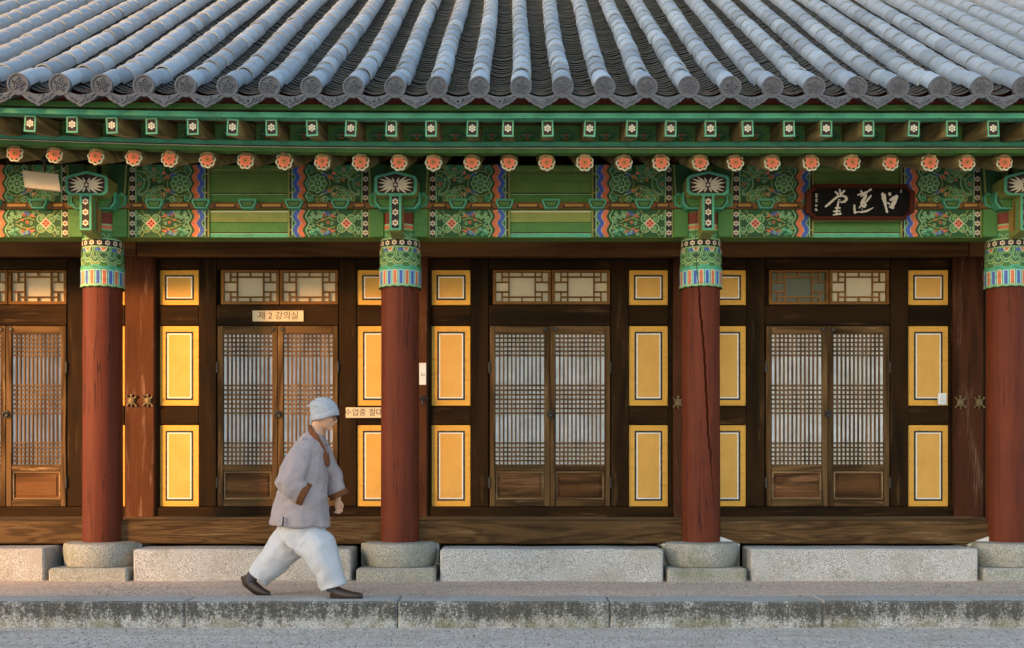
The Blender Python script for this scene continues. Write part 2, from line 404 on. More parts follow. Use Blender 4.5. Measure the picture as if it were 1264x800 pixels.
# stone bases and plinth stones
m = MB()
hw = .365
m.box(-hw, hw, -.37, .36, -.05, .115, .02)
m.lathe([(.0,.338),(.30,.338),(.335,.330),(.352,.30),(.356,.24),(.345,.165),(.325,.118),(.0,.117)], 0, 0, 40)
m.box(-hw-.006, hw+.006, -.02, .40, .10, .332, .015)
base_me = m.mesh('column_base', G_BASE, 35)
for i, x in enumerate(COLX):
    link('column_base', base_me, hall, (x, 0, 0), (0,0,0))
for i in range(len(COLX)-1):
    a, b = COLX[i]+.405, COLX[i+1]-.405
    rough_block(a+random.uniform(-.01,.015), b+random.uniform(-.02,.01), -.33, .10, -.06, .292+random.uniform(-.006,.004), i*5.7, .0045, .014).build('plinth_stone', G_BLOCK, hall, 30)
MB().box(COLX[0]-.3, COLX[-1]+.3, .45, .50, -.1, .5).build('underfloor_wall', plain('underfloor_dark', (.03,.022,.015,1), .9), hall)

# ---- 2-D painted ornament
class Paint:
    def __init__(s): s.q = []
    def poly(s, pts, m): s.q.append((list(pts), [list(range(len(pts)))], m)); return s
    def rect(s, u0, u1, v0, v1, m, n=1):
        pts = []; fs = []
        for i in range(n+1):
            u = u0+(u1-u0)*i/n; pts += [(u,v0),(u,v1)]
            if i: fs.append([2*i-2, 2*i, 2*i+1, 2*i-1])
        s.q.append((pts, fs, m)); return s
    def disc(s, u, v, r, m, n=14, ry=None):
        return s.poly([(u+r*math.cos(2*math.pi*k/n), v+(ry or r)*math.sin(2*math.pi*k/n)) for k in range(n)], m)
    def ribbon(s, pts, wd, m):
        L = []; n = len(pts)
        if not hasattr(wd, '__len__'): wd = [wd]*n
        for i in range(n):
            a = pts[max(i-1,0)]; b = pts[min(i+1,n-1)]
            dx, dy = b[0]-a[0], b[1]-a[1]; d = math.hypot(dx,dy) or 1
            L += [(pts[i][0]-dy/d*wd[i]/2, pts[i][1]+dx/d*wd[i]/2), (pts[i][0]+dy/d*wd[i]/2, pts[i][1]-dx/d*wd[i]/2)]
        s.q.append((L, [[2*i, 2*i+1, 2*i+3, 2*i+2] for i in range(n-1)], m)); return s
    def ring(s, u, v, r, wd, m, n=16, a0=0, a1=2*math.pi):
        return s.ribbon([(u+r*math.cos(a0+(a1-a0)*k/n), v+r*math.sin(a0+(a1-a0)*k/n)) for k in range(n+1)], wd, m)
    def spiral(s, u, v, r, turns, wd, m, a0=0, sgn=1, n=20):
        return s.ribbon([(u+r*(1-.8*k/n)*math.cos(a0+sgn*turns*6.283*k/n), v+r*(1-.8*k/n)*math.sin(a0+sgn*turns*6.283*k/n)) for k in range(n+1)], wd, m)
    def petal(s, u, v, ang, r0, r1, wd, m, n=7):
        L = []; ca, sa = math.cos(ang), math.sin(ang)
        for k in range(n+1):
            t_ = k/n; L.append((r0+(r1-r0)*t_, wd*math.sin(math.pi*t_**.75)))
        for k in range(n-1, 0, -1):
            t_ = k/n; L.append((r0+(r1-r0)*t_, -wd*math.sin(math.pi*t_**.75)))
        return s.poly([(u+a*ca-b*sa, v+a*sa+b*ca) for a, b in L], m)
    def sixflower(s, u, v, r, m=CR):
        for k in range(6): s.disc(u+r*.68*math.cos(k*1.0472+.52), v+r*.68*math.sin(k*1.0472+.52), r*.33, m, 7)
        return s.disc(u, v, r*.26, OR, 7)
    def lotus(s, u, v, r, col=PA, bgc=GR, k=8):
        s.disc(u, v, r*1.05, BG)
        for i in range(k):
            a = 6.283*i/k; s.ring(u+r*.68*math.cos(a), v+r*.68*math.sin(a), r*.30, r*.13, col, 10)
            s.disc(u+r*.68*math.cos(a), v+r*.68*math.sin(a), r*.20, bgc, 8)
        s.ring(u, v, r*.36, r*.11, col, 12); s.disc(u, v, r*.17, col, 8); return s
    def clip(s, v0, v1):
        out = []
        for pts, fs, mt in s.q:
            if all(v0 <= p[1] <= v1 for p in pts): out.append((pts, fs, mt)); continue
            np_, nf = [], []
            for f in fs:
                poly = [pts[i] for i in f]
                for lim, sg in ((v0, 1), (v1, -1)):
                    res = []
                    for i in range(len(poly)):
                        a, b = poly[i], poly[(i+1) % len(poly)]; ia, ib = (a[1]-lim)*sg >= 0, (b[1]-lim)*sg >= 0
                        if ia: res.append(a)
                        if ia != ib: k = (lim-a[1])/(b[1]-a[1]); res.append((a[0]+(b[0]-a[0])*k, lim))
                    poly = res
                    if not poly: break
                if len(poly) > 2: nf.append([len(np_)+i for i in range(len(poly))]); np_ += poly
            if nf: out.append((np_, nf, mt))
        s.q = out; return s
    def bake(s, mapper, mirror=False, lift=.0016, mb=None, step=.00012):
        m = mb or MB(); sg = -1 if mirror else 1
        for i, (pts, fs, mt) in enumerate(s.q):
            off = lift + i*step; b = len(m.v)
            m.v += [mapper(sg*p[0], p[1], off) for p in pts]
            for f in fs: m.f.append([b+k for k in (f if mirror else f)]); m.m.append(mt)
        return m
flat = lambda u, v, o: (u, -o, v)
def wave(v0, v1, u, amp, lobes, n=28):
    return [(u + amp*(abs(math.sin(math.pi*lobes*k/n))*2-1), v0+(v1-v0)*k/n) for k in range(n+1)]

U0, U1, U2 = .362, 1.04, .278     # ornament from / to, flower strip, measured from the column axis
def frieze(h, upper):
    p = Paint(); W = U1-U0
    # flower strip next to the column
    p.rect(U2, U2+.012, 0, h, OL); p.rect(U2+.012, U2+.066, 0, h, DK); p.rect(U2+.066, U2+.078, 0, h, PA)
    nf = 4 if upper else 3
    for k in range(nf): p.sixflower(U2+.039, h*(k+.5)/nf, .027)
    p.rect(U0, U1-.01, 0, h, BG)
    g = lambda u: U0+u
    if upper:
        p.ring(g(0), h*.52, .115, .012, PA, 14, -1.5, 1.5); p.ring(g(0), h*.52, .092, .011, GR, 14, -1.5, 1.5)
        p.ring(g(0), h*.52, .070, .011, PA, 14, -1.5, 1.5); p.ring(g(0.0), h*.52, .044, .011, TU, 10, -1.5, 1.5); p.ring(g(.0), h*.52, .02, .01, PA, 8, -1.5, 1.5)
        for s_, cv in ((1, .93), (-1, .07)):
            p.ring(g(.16), h*cv, .10, .013, OL, 16); p.disc(g(.16), h*cv, .085, GR)
            p.spiral(g(.115), h*(cv-.05*s_), .045, 1.6, .010, TU if s_ > 0 else PA, 1.0, s_); p.spiral(g(.205), h*(cv-.05*s_), .045, 1.6, .010, TU if s_ > 0 else PA, 2.2, -s_)
            p.spiral(g(.16), h*(cv-.17*s_), .035, 1.4, .009, PA, 0, 1); p.disc(g(.16), h*(cv-.03*s_), .016, PK, 8)
            p.ribbon([(g(.05), h*(.5+.42*s_)), (g(.10), h*(.5+.26*s_)), (g(.17), h*(.5+.09*s_)), (g(.24), h*(.5+.06*s_)), (g(.31), h*(.5+.22*s_))], .011, OL)
            p.ribbon([(g(.07), h*(.5+.47*s_)), (g(.12), h*(.5+.30*s_)), (g(.18), h*(.5+.15*s_)), (g(.24), h*(.5+.12*s_)), (g(.29), h*(.5+.25*s_))], .008, PA)
            p.ribbon([(g(.30), h*(.5+.19*s_)), (g(.355), h*(.5+.27*s_))], [.030,.030], BL); p.ribbon([(g(.355), h*(.5+.27*s_)), (g(.38), h*(.5+.30*s_))], [.012,.012], PA)
            p.poly([(g(.255), h*(.5+.15*s_)), (g(.305), h*(.5+.25*s_)), (g(.315), h*(.5+.14*s_))], OR); p.poly([(g(.22), h*(.5+.26*s_)), (g(.265), h*(.5+.34*s_)), (g(.27), h*(.5+.24*s_))], PK)
            p.spiral(g(.335), h*(.5+.40*s_), .036, 1.4, .009, PA, 0, s_); p.spiral(g(.40), h*(.5+.43*s_), .030, 1.3, .009, OL, 2, -s_)
            p.spiral(g(.47), h*(.5+.39*s_), .034, 1.5, .009, TU, 1, s_)
        p.ring(g(.405), h*.5, .118, .010, OL, 20); p.lotus(g(.405), h*.5, .088, PA, GR)
        lob = 3
    else:
        p.disc(g(.135), h*.5, .105, BG)
        for k in range(4):
            a = k*1.5708+.785; p.ring(g(.135)+.062*math.cos(a), h*.5+.062*math.sin(a), .040, .011, PA, 12); p.disc(g(.135)+.062*math.cos(a), h*.5+.062*math.sin(a), .028, GR, 10)
            p.spiral(g(.135)+.062*math.cos(a), h*.5+.062*math.sin(a), .022, 1.2, .008, PA, a)
        p.poly([(g(.135), h*.5+.055), (g(.19), h*.5), (g(.135), h*.5-.055), (g(.08), h*.5)], CR); p.poly([(g(.135), h*.5+.045), (g(.18), h*.5), (g(.135), h*.5-.045), (g(.09), h*.5)], PK)
        for k in range(4): p.disc(g(.135)+.02*math.cos(k*1.571), h*.5+.02*math.sin(k*1.571), .010, RD, 7)
        for s_ in (1, -1):
            p.ribbon([(g(0), h*(.5+.40*s_)), (g(.04), h*(.5+.30*s_)), (g(.05), h*(.5+.1*s_))], .010, OL); p.spiral(g(.02), h*(.5+.2*s_), .03, 1.2, .009, PA, 0, s_)
            p.ring(g(.135), h*(.5+.60*s_), .095, .010, OL, 14)
            p.ribbon([(g(.24), h*(.5+.12*s_)), (g(.30), h*(.5+.2*s_)), (g(.36), h*(.5+.14*s_)), (g(.42), h*(.5+.03*s_))], .012, OL)
            p.ribbon([(g(.285), h*(.5+.30*s_)), (g(.345), h*(.5+.40*s_))], .030, BL); p.ribbon([(g(.345), h*(.5+.40*s_)), (g(.37), h*(.5+.44*s_))], .014, PA)
            p.poly([(g(.225), h*(.5+.23*s_)), (g(.275), h*(.5+.36*s_)), (g(.285), h*(.5+.24*s_))], OR)
            p.disc(g(.415), h*(.5+.36*s_), .062, BG)
            for k in range(5):
                a = k*.75-1.5-(0 if s_>0 else 0); p.spiral(g(.415)+.045*math.sin(a), h*(.5+.36*s_)-s_*.04*math.cos(a), .021, 1.3, .009, TU if s_ < 0 else PA, a, s_, 12)
            p.spiral(g(.48), h*(.5+.14*s_), .026, 1.3, .008, PA, 1, s_)
        lob = 2
    rr = random.Random(5 if upper else 9); used = [(.405,.5*h,.12)] if upper else [(.135,.5*h,.11)]
    for _ in range(90):
        u_, v_, r_ = rr.uniform(.015,.49), rr.uniform(.02,h-.02), rr.uniform(.013,.024)
        if all(math.hypot(u_-a, v_-b_) > r_+c_ for a, b_, c_ in used):
            used.append((u_, v_, r_)); p.spiral(g(u_), v_, r_, 1.3, .0065, rr.choice((PA,TU,OL,PA,TU,OR)), rr.uniform(0,6), rr.choice((1,-1)), 10)
    wv = lambda u, wd, mt: p.ribbon(wave(0, h, g(u), .016, lob), wd, mt)
    wv(.497, .013, PA); wv(.520, .034, BG); wv(.552, .046, OR); wv(.577, .006, CR); wv(.601, .044, BL); wv(.627, .009, PA)
    p.rect(g(.642), g(.678), 0, h, DK); p.rect(g(.640), g(.650), 0, h, PA); p.rect(g(.668), g(.684), 0, h, OL)
    for k in range(2): p.disc(g(.658), h*(k*.5+.25), .008, OC, 7)
    return p

# depths and heights of the eaves
YB = -.10
zl0, zl1, zl2 = Z(293.5, YB), Z(275.2, YB), Z(258.5, YB)          # lower beam, with the joint in it
zj0, zj1 = Z(250.5, YB), 3.90
fz = {}
for up, h in ((True, zj1-zj0-.01), (False, zl2-zl0-.01)):
    for mir in (False, True):
        pm = frieze(h, up).clip(0, h).bake(flat, mir)
        fz[up, mir] = pm.mesh('painted_ornament', PAL)
M_LEDGE = paint('paint_ledge', (.20,.085,.022,1))
M_BEAM = paint('paint_beam_green', (.10,.20,.038,1), .3, dirt=.3)
def purlin_field(w, h):
    p = Paint(); hl = .072
    p.rect(-w, w, 0, hl, GR); p.rect(-w, w, hl, hl+.008, PA); p.rect(-w, w, hl+.008, hl+.018, DK); p.rect(-w,w,h-.05,h-.036,OL); p.rect(-w,w,h-.08,h-.074,RD)
    return p
def tie_field(w, h):
    p = Paint()
    p.rect(-w, w, 0, .030, TU); p.rect(-w, w, .030, .037, PA); p.rect(-w, w, .037, .047, DK); p.rect(-w, w, .047, zl1-zl0-.004, GR)
    p.rect(-w, w, zl1-zl0+.004, h-.022, OL); p.rect(-w, w, h-.022, h-.012, CR)
    return p
P_BOARDS = PAL
soro = MB(); a, b, hh = .083, .054, .088
soro.prism([(-a,hh),(a,hh),(a,hh*.62),(b,0),(-b,0),(-a,hh*.62)], 0, .16, TU)
a2, b2 = a-.020, b-.012
soro.prism([(-a2,hh*.80),(a2,hh*.80),(a2,hh*.60),(b2,hh*.16),(-b2,hh*.16),(-a2,hh*.60)], -.002, .02, DK)
soro.prism([(-a2+.012,hh*.70),(a2-.012,hh*.70),(a2-.012,hh*.58),(b2-.008,hh*.26),(-b2+.008,hh*.26),(-a2+.012,hh*.58)], -.004, .02, GR)
soro_me = soro.mesh('bearing_block', PAL)
for i in range(len(COLX)-1):
    a, b = COLX[i], COLX[i+1]; mid = (a+b)/2; hwid = (b-a)/2
    lo = MB().box(a+.05, b-.05, YB, .10, zl0, zl1-.003, .006).build('tie_beam', M_BEAM, hall)
    hi = MB().box(a+.05, b-.05, YB, .10, zl1+.003, zl2, .006).build('tie_beam', M_BEAM, hall)
    pu = MB().box(a+.02, b-.02, YB, .12, zj0, zj1, .012).build('eaves_purlin', M_BEAM, hall)
    for up, par, z in ((True, pu, zj0+.004), (False, lo, zl0+.005)):
        link('painted_ornament', fz[up, False], par, (a, YB-.001, z)); link('painted_ornament', fz[up, True], par, (b, YB-.001, z))
    purlin_field(hwid-U1-.012, zj1-zj0-.01).bake(flat).build('painted_field', PAL, pu, None, (mid, YB-.001, zj0+.004))
    tie_field(hwid-U1-.012, zl2-zl0-.01).bake(flat).build('painted_field', PAL, lo, None, (mid, YB-.001, zl0+.005))
    # ledge between the beams with its bearing blocks
    le = MB(); le.box(a+.2, b-.2, YB-.03, .10, zl2+.002, zj0-.002, .004, 0)
    led = le.build('ledge', M_LEDGE, hall)
    sx = [-2*.436, -.436, 0, .436, 2*.436]
    pp = Paint()
    for k in range(len(sx)+1):
        l0 = (sx[k-1]+.10) if k else -hwid+.30; r0 = (sx[k]-.10) if k < len(sx) else hwid-.30
        hl = zj0-zl2-.008
        pp.poly([(l0,.004),(r0,.004),(r0-.02,.020),(r0-.02,hl*.8),(l0+.02,hl*.8),(l0+.02,.020)], DK)
        pp.poly([(l0+.03,.016),(r0-.03,.016),(r0-.03,hl*.72),(l0+.03,hl*.72)], OC)
    pp.bake(flat).build('painted_strip', PAL, led, None, (mid, YB-.031, zl2+.004))
    for s_ in sx: link('bearing_block', soro_me, hall, (mid+s_, YB-.075, zl2-.006))

# ---- column-head brackets
yh = -.40
head = MB(); hz0, hz1, hzm = Z(241,yh), Z(211,yh), Z(217,yh); hwd = .195
hexa = [(-hwd*.82,hz0),(hwd*.82,hz0),(hwd,hz0+.03),(hwd,hzm-.02),(hwd*.9,hzm),(0,hz1),(-hwd*.9,hzm),(-hwd,hzm-.02),(-hwd,hz0+.03)]
head.prism(hexa, yh, .1, TU, mside=OL)
cz = (hz0+hzm)/2+.005
pp = Paint()
pp.poly([(x*.86, cz+(z-cz)*.80) for x, z in hexa], DK)
for s_ in (1,-1):
    for q in (1,-1):
        for ang, r1, wd in ((11,.165,.0105),(28,.168,.0105),(46,.150,.0105),(70,.100,.0095)):
            aa = R(ang)*q; aa = aa if s_ > 0 else math.pi-aa
            e = (math.cos(aa)*r1, math.sin(aa)*r1*.74)
            pp.petal(0, cz, math.atan2(e[1], e[0]), .022, math.hypot(*e), wd, CR)
    pp.petal(0, cz, 0 if s_ > 0 else math.pi, .03, .11, .012, CR)
    pp.disc(s_*.03, cz, .010, CR, 8)
pp.disc(0, cz, .014, CR, 8)
pp.bake(lambda u, v, o: (u, yh-o, v), False, .001, head)
head_me = head.mesh('beam_end', PAL)
ik = MB(); iw = .054; kz0, kz1 = Z(284, yh-.02), hz0-.002; yk = yh-.02
prof = [(yk,kz1),(yk,kz0),(yk+.03,kz0-.012),(-.18,zl0-.03),(-.15,zl0+.02),(-.12,kz1)]
b_ = len(ik.v)
for sx_ in (-iw, iw):
    for y_, z_ in prof: ik.v.append((sx_, y_, z_))
n_ = len(prof)
ik.f += [[k for k in range(n_)][::-1], [n_+k for k in range(n_)]] ; ik.m += [OL, OL]
for k in range(n_): k2 = (k+1)%n_; ik.f.append([k, k2, n_+k2, n_+k]); ik.m.append(TU if k == 0 else OL)
pp = Paint(); pp.rect(-iw*.62, iw*.62, kz0+.018, kz1-.012, DK)
for k in range(3): pp.sixflower(0, kz0+.018+(kz1-kz0-.03)*(k+.5)/3, .030)
pp.bake(lambda u, v, o: (u, yk-o, v), False, .001, ik)
for s_ in (1,-1):   # ribbons on the side of the bracket arm
    for k in range(3): ik.box(s_*iw-.002, s_*iw+.002, -.36+.06*k, -.34+.06*k, kz0+.02, kz1-.03, 0, (TU, RD, OR)[k])
ik_me = ik.mesh('bracket_arm', PAL)
ju = MB(); jz0, jz1 = Z(257.5,-.26), Z(237,-.26); jw = .215
jo = [(-jw,jz1),(-jw,jz0+.055),(-jw+.045,jz0),(jw-.045,jz0),(jw,jz0+.055),(jw,jz1)]
ji = [(x*.90, jz0+.014+(z-jz0)*.92) for x, z in jo]
ju.prism(jo, -.25, .2, TU, mside=TU); ju.prism(ji, -.253, -.2, DK); ju.prism([(x*.93, z+.005) for x, z in ji], -.2555, -.2, GR)
for s_ in (1,-1):   # hooked ends of the cross arm
    ju.prism([(s_*(jw-.005),jz0+.03),(s_*(jw+.055),jz0+.055),(s_*(jw+.06),jz1-.01),(s_*(jw+.02),jz1+.02),(s_*(jw-.01),jz1)][::s_], -.16, -.06, TU)
    ju.prism([(s_*(jw+.0),jz0+.045),(s_*(jw+.045),jz0+.066),(s_*(jw+.045),jz1-.02),(s_*(jw+.01),jz1)][::s_], -.163, -.10, GR)
    ju.prism([(s_*.10,jz1),(s_*.27,jz1),(s_*.30,3.89),(s_*.12,3.89)][::s_], -.15, .0, BG)
    ju.prism([(s_*.255,jz1+.01),(s_*.27,jz1+.01),(s_*.285,3.88),(s_*.27,3.88)][::s_], -.153, -.12, OL)
ju_me = ju.mesh('bearing_bracket', PAL)
cheek_me = MB().box(-.0675, .0675, YB-.035, 0, zl0+.002, zl2-.004, .004, GR).mesh('beam_cheek', PAL)

# ---- columns
capz0, capz1 = Z(355,-.18), ZC1
def capital():
    p = Paint(); half = math.pi*RC; A = lambda u: u
    zz = lambda py: Z(py, -.17)
    def band(py0, py1, mt, n=48): p.rect(-half, half, zz(py1), zz(py0), mt, n)
    band(258, 294, GR); band(262, 276, RD); band(276,278,PA); band(278, 282, OR); band(282, 284, PA)
    N = 12; st = 2*half/N
    for k in range(N):
        u = -half+st*(k+.5); p.ring(u, zz(293), .038, .009, PA, 10, 0, math.pi); p.spiral(u, zz(290), .022, 1.3, .007, TU, 0, 1, 12)
    band(293.6, 295.2, PA); band(295.2, 303.5, DK); band(303.5, 305.2, PA)
    for k in range(16): p.sixflower(-half+2*half*(k+.5)/16, zz(299.4), .025)
    band(305.2, 331, GR)
    M_ = 8; s8 = 2*half/M_
    for k in range(M_):
        u = -half+s8*(k+.5); zt = zz(305.2)
        p.rect(u-s8*.5, u-s8*.18, zz(310), zz(306.5), BL, 4); 
        for rr, mt in ((.118,BG),(.112,PA),(.100,GR),(.088,PA),(.078,BG)):
            p.poly([(u+rr*.62*math.cos(math.pi*(1+q/14)), zt+rr*1.3*math.sin(math.pi*(1+q/14))) for q in range(15)], mt)
        p.spiral(u-.022, zt-.050, .020, 1.4, .006, PA, 0, 1, 12); p.spiral(u+.022, zt-.050, .020, 1.4, .006, PA, 3.14, -1, 12)
        p.poly([(u-.035, zt-.002), (u+.035, zt-.002), (u+.018, zt-.028), (u, zt-.045), (u-.018, zt-.028)], CR); p.poly([(u-.026, zt-.003), (u+.026, zt-.003), (u, zt-.036)], OR)
        u2 = u+s8*.5
        for rr, mt in ((.085,PA),(.074,OL),(.058,PA),(.046,BG)):
            p.poly([(u2+rr*.75*math.cos(math.pi*(1+q/12)), zz(316)+rr*1.15*math.sin(math.pi*(1+q/12))) for q in range(13)], mt)
        p.spiral(u2, zz(319), .020, 1.4, .007, PA, 0, 1, 12)
    band(330, 332, TU)
    p.ribbon([(-half+2*half*k/96, zz(329)+.010*math.cos(k*2*math.pi*M_/96)) for k in range(97)], .020, TU)
    band(332, 352, TU)
    K = 22; sk = 2*half/K
    for k in range(K):
        u = -half+sk*(k+.5); p.rect(u-sk*.40, u+sk*.40, zz(351), zz(333), 13 if k % 2 else CR, 2); p.rect(u-sk*.26, u+sk*.26, zz(351), zz(334), BL if k % 2 else OR, 2)
    pts = []
    for k in range(97): pts.append((-half+2*half*k/96, zz(352.5)+.008*abs(math.sin(k*math.pi*16/96))))
    p.ribbon(pts, .022, PA)
    p.ribbon([(a_, b__-.012) for a_, b__ in pts], .008, BG)
    return p
cyl = lambda u, v, o: ((RC+o)*math.sin(u/RC), -(RC+o)*math.cos(u/RC), v)
cap_me = capital().bake(cyl, False, .001, None, .00006).mesh('painted_capital', PAL)
def column_mesh(crack=False):
    m = MB(); zs = [ZC0+(ZC1-ZC0)*k/140 for k in range(141)] if crack else [ZC0, ZC0+.02, 1.0, 1.8, 2.6, ZC1]
    if crack: th = [R(-50)+R(100)*k/260 for k in range(261)] + [R(50)+R(260)*k/40 for k in range(1, 40)]
    else: th = [2*math.pi*k/56 for k in range(56)]
    pathpx = [(354,-6),(380,-5),(400,-2.5),(440,1.0),(470,2.5),(500,4.2),(540,6.0),(560,8.5),(600,11.5),(645,14.5)]
    wid = [(354,1.2),(380,1.6),(440,2.2),(500,2.4),(560,1.8),(600,1.0),(645,.3)]
    def interp(tab, v):
        for (a, fa), (b, fb) in zip(tab, tab[1:]):
            if a <= v <= b: return fa+(fb-fa)*(v-a)/(b-a)
        return None
    n = len(th); rnd = random.Random(5)
    for z in zs:
        py = HY-(z-CH)*F/10.32
        off = interp(pathpx, py) if crack else None
        r0 = RC*(1.0-.012*(z-ZC0)/3) + .0012*math.sin(z*2.1)
        for a in th:
            r = r0
            if off is not None:
                c0 = math.asin(max(-.95,min(.95,(off+.5*math.sin(py*.35)+.35*math.sin(py*.9))/24))); wv_ = interp(wid, py)*.0078*.62
                d = abs(a-c0)*RC
                if d < wv_: r -= .05*(1-(d/wv_)**2)
            m.v.append((r*math.sin(a), -r*math.cos(a), z))
    for i in range(len(zs)-1):
        for k in range(n):
            k2 = (k+1)%n; m.f.append([i*n+k, i*n+k2, (i+1)*n+k2, (i+1)*n+k]); m.m.append(0)
    return m.mesh('column', M_COL, 180)
col_me, colc_me = column_mesh(), column_mesh(True)
for i, x in enumerate(COLX):
    c = link('column', colc_me if i == 3 else col_me, hall, (x, 0, 0))
    if i == 3: c['label'] = 'red column with a long open crack running down it'
    link('painted_capital', cap_me, c)
    if i == 3:
        cp = Paint().ribbon([(-.062,Z(258,-.18)),(-.075,Z(290,-.18)),(-.070,Z(310,-.18)),(-.066,Z(325,-.18)),(-.060,Z(338,-.18)),(-.046,Z(354,-.18))], [.003,.004,.006,.005,.007,.010], DK)
        cp.bake(cyl, False, .019).build('crack', PAL, c)
    link('bearing_bracket', ju_me, hall, (x, 0, 0)); link('beam_end', head_me, hall, (x, 0, 0)); link('bracket_arm', ik_me, hall, (x, 0, 0)); [link('beam_cheek', cheek_me, hall, (x+s_*.2075, 0, 0)) for s_ in (-1,1)]

# ---- rafters and eaves boards; the left end of the eaves lifts slightly
def lift(x, k): return k*max(0, (-x-.6)/3.4)**2 if x > -4.6 else k*1.38
m = MB()
ys, zs_, ye, ze = -1.01, 3.673, .75, 3.673+1.76*.335
m.tube([(0,0,0),(0,.05,.017),(0,ye-ys,ze-zs_)], [.070,.078,.085], 16)
raft_me = m.mesh('rafter', M_RAFT, 50)
pp = Paint(); pp.disc(0,0,.070,RD,20)
for k in range(8): a = k*.7854+.39; pp.disc(.054*math.cos(a), .054*math.sin(a), .0285, CR, 10)
for k in range(8): a = k*.7854+.39; pp.disc(.054*math.cos(a), .054*math.sin(a), .0165, GR, 8)
pp.disc(0,0,.058,RD,16)
for k in range(8): a = k*.7854; pp.petal(0,0,a,.008,.066,.0225,PK)
for k in range(8): a = k*.7854; pp.petal(0,0,a,.012,.044,.006,OR)
pp.disc(0,0,.017,OC,10); pp.disc(0,0,.008,RD,8)
flower_me = pp.bake(lambda u,v,o:(u,-o*4,v), False, .0006).mesh('rafter_flower', PAL)
rx = [X(p, ys) for p in (19,67,118,165,210,256,303,351,398,445,492,535,583,628,675,722,770,816,864,908,953,1001,1051,1099,1147,1193,1240)]
sp_ = .3277
rx = [rx[0]-sp_*k for k in (3,2,1)] + rx + [rx[-1]+sp_*k for k in (1,2,3)]
for x in rx:
    o = link('rafter', raft_me, hall, (x+random.uniform(-.004,.004), ys, zs_+lift(x,.066)))
    fo = link('rafter_flower', flower_me, o, (0,-.002,0), (0, random.uniform(-.4,.4), 0)); fo.scale = [random.uniform(.88,.95)]*3
# flying rafters
yf, zf = -1.50, 3.823; fw, fh = .0475, .068
m = MB(); dy, dz = .62, .62*.20
vs = [(sx_*fw, y_, sz*fh+z_) for y_, z_ in ((0,0),(dy,dz)) for sx_, sz in ((-1,-1),(1,-1),(1,1),(-1,1))]
m.add(vs, [(0,1,2,3),(4,7,6,5),(0,4,5,1),(1,5,6,2),(2,6,7,3),(3,7,4,0)])
fly_me = m.mesh('flying_rafter', M_RAFT)
pp = Paint(); pp.rect(-fw,fw,-fh,fh,TU); pp.rect(-fw*.82,fw*.82,-fh*.86,fh*.86,PA); pp.rect(-fw*.74,fw*.74,-fh*.80,fh*.80,DK); 
for k in range(6): pp.disc(.021*math.cos(k*1.047+.52), .021*math.sin(k*1.047+.52), .0105, CR, 8)
pp.disc(0,0,.0095,CR,8)
flyend_me = pp.bake(flat).mesh('rafter_end_ornament', PAL)
fx = [X(p, yf) for p in (37,89,138,187,238,287,335,385,433,483,532,583,627,676,728,780,828,877,923,974,1020,1072,1128,1175,1226)]
fx = [fx[0]-sp_*k for k in (4,3,2,1)] + fx + [fx[-1]+sp_*k for k in (1,2,3,4)]
for x in fx:
    rz = random.uniform(-.03,.03)
    o = link('flying_rafter', fly_me, hall, (x, yf, zf+lift(x,.040)), (0, random.uniform(-.05,.05), rz))
    link('rafter_end_ornament', flyend_me, o)
# lotus motifs on the board between flying rafters
def strip(name, prof, mats, xs=(-7.2, 8.0), k=.04, mi=None, smooth=None, n=60):   # closed profile (y,z) swept along the eaves
    m = MB(); q = len(prof)
    for i in range(n+1):
        x = xs[0]+(xs[1]-xs[0])*i/n
        for y_, z_ in prof: m.v.append((x, y_, z_+lift(x,k)))
    for i in range(n):
        for j in range(q):
            j2 = (j+1)%q; m.f.append([i*q+j, i*q+j2, (i+1)*q+j2, (i+1)*q+j]); m.m.append(mi[j] if mi else 0)
    m.f += [list(range(q)), [n*q+j for j in range(q)][::-1]]; m.m += [0,0]
    return m.build(name, mats, hall, smooth)
def bx(y0,y1,z0,z1): return [(y0,z0),(y0,z1),(y1,z1),(y1,z0)]
yb = -1.035
strip('rafter_board', bx(yb, yb+.10, 3.752, 3.786), PAL, k=.06, mi=[GR]*4)
strip('rafter_board_edge', bx(yb-.004, yb+.05, 3.788, 3.794), PAL, k=.06, mi=[CR]*4)
strip('rafter_board', bx(yb+.012, yb+.10, 3.796, 3.806), PAL, k=.058, mi=[DK]*4)
strip('rafter_board', bx(yb+.002, yb+.10, 3.808, 3.846), PAL, k=.056, mi=[TU]*4)
back = strip('eaves_board', [(yb+.060,3.848),(yb+.075,4.06),(yb+.095,4.06),(yb+.08,3.848)], PAL, k=.05, mi=[12]*4)
lp = Paint()
lp.ribbon([(.082*math.cos(a)*(1+.10*math.cos(4*a)), .054*math.sin(a)*(1+.10*math.cos(4*a))) for a in [6.283*k/28 for k in range(29)]], .013, TU)
lp.disc(0,0,.062,GR,16,.038); lp.ribbon([(.060*math.cos(a)*(1+.12*math.cos(3*a)), .036*math.sin(a)) for a in [6.283*k/24 for k in range(25)]], .006, GR)
lp.disc(0,.018,.016,PK,8,.010); lp.disc(0,-.016,.018,OR,8,.010); lp.disc(-.026,0,.014,TU,8); lp.disc(.026,0,.014,TU,8)
lp.ribbon([(-.05,.01),(-.03,.022),(0,.006),(.03,.022),(.05,.01)], .006, CR); lp.disc(0,.012,.007,RD,7)
lot_me = lp.bake(flat).mesh('painted_lotus', PAL)
for a, b in zip(fx, fx[1:]):
    x = (a+b)/2
    link('painted_lotus', lot_me, back, (x, yb+.055, 3.905+lift(x,.05)), (R(-4),0,0))
strip('eaves_fascia', bx(yf-.045, yf+.06, zf+fh+.002, zf+fh+.043), PAL, k=.04, mi=[TU]*4)
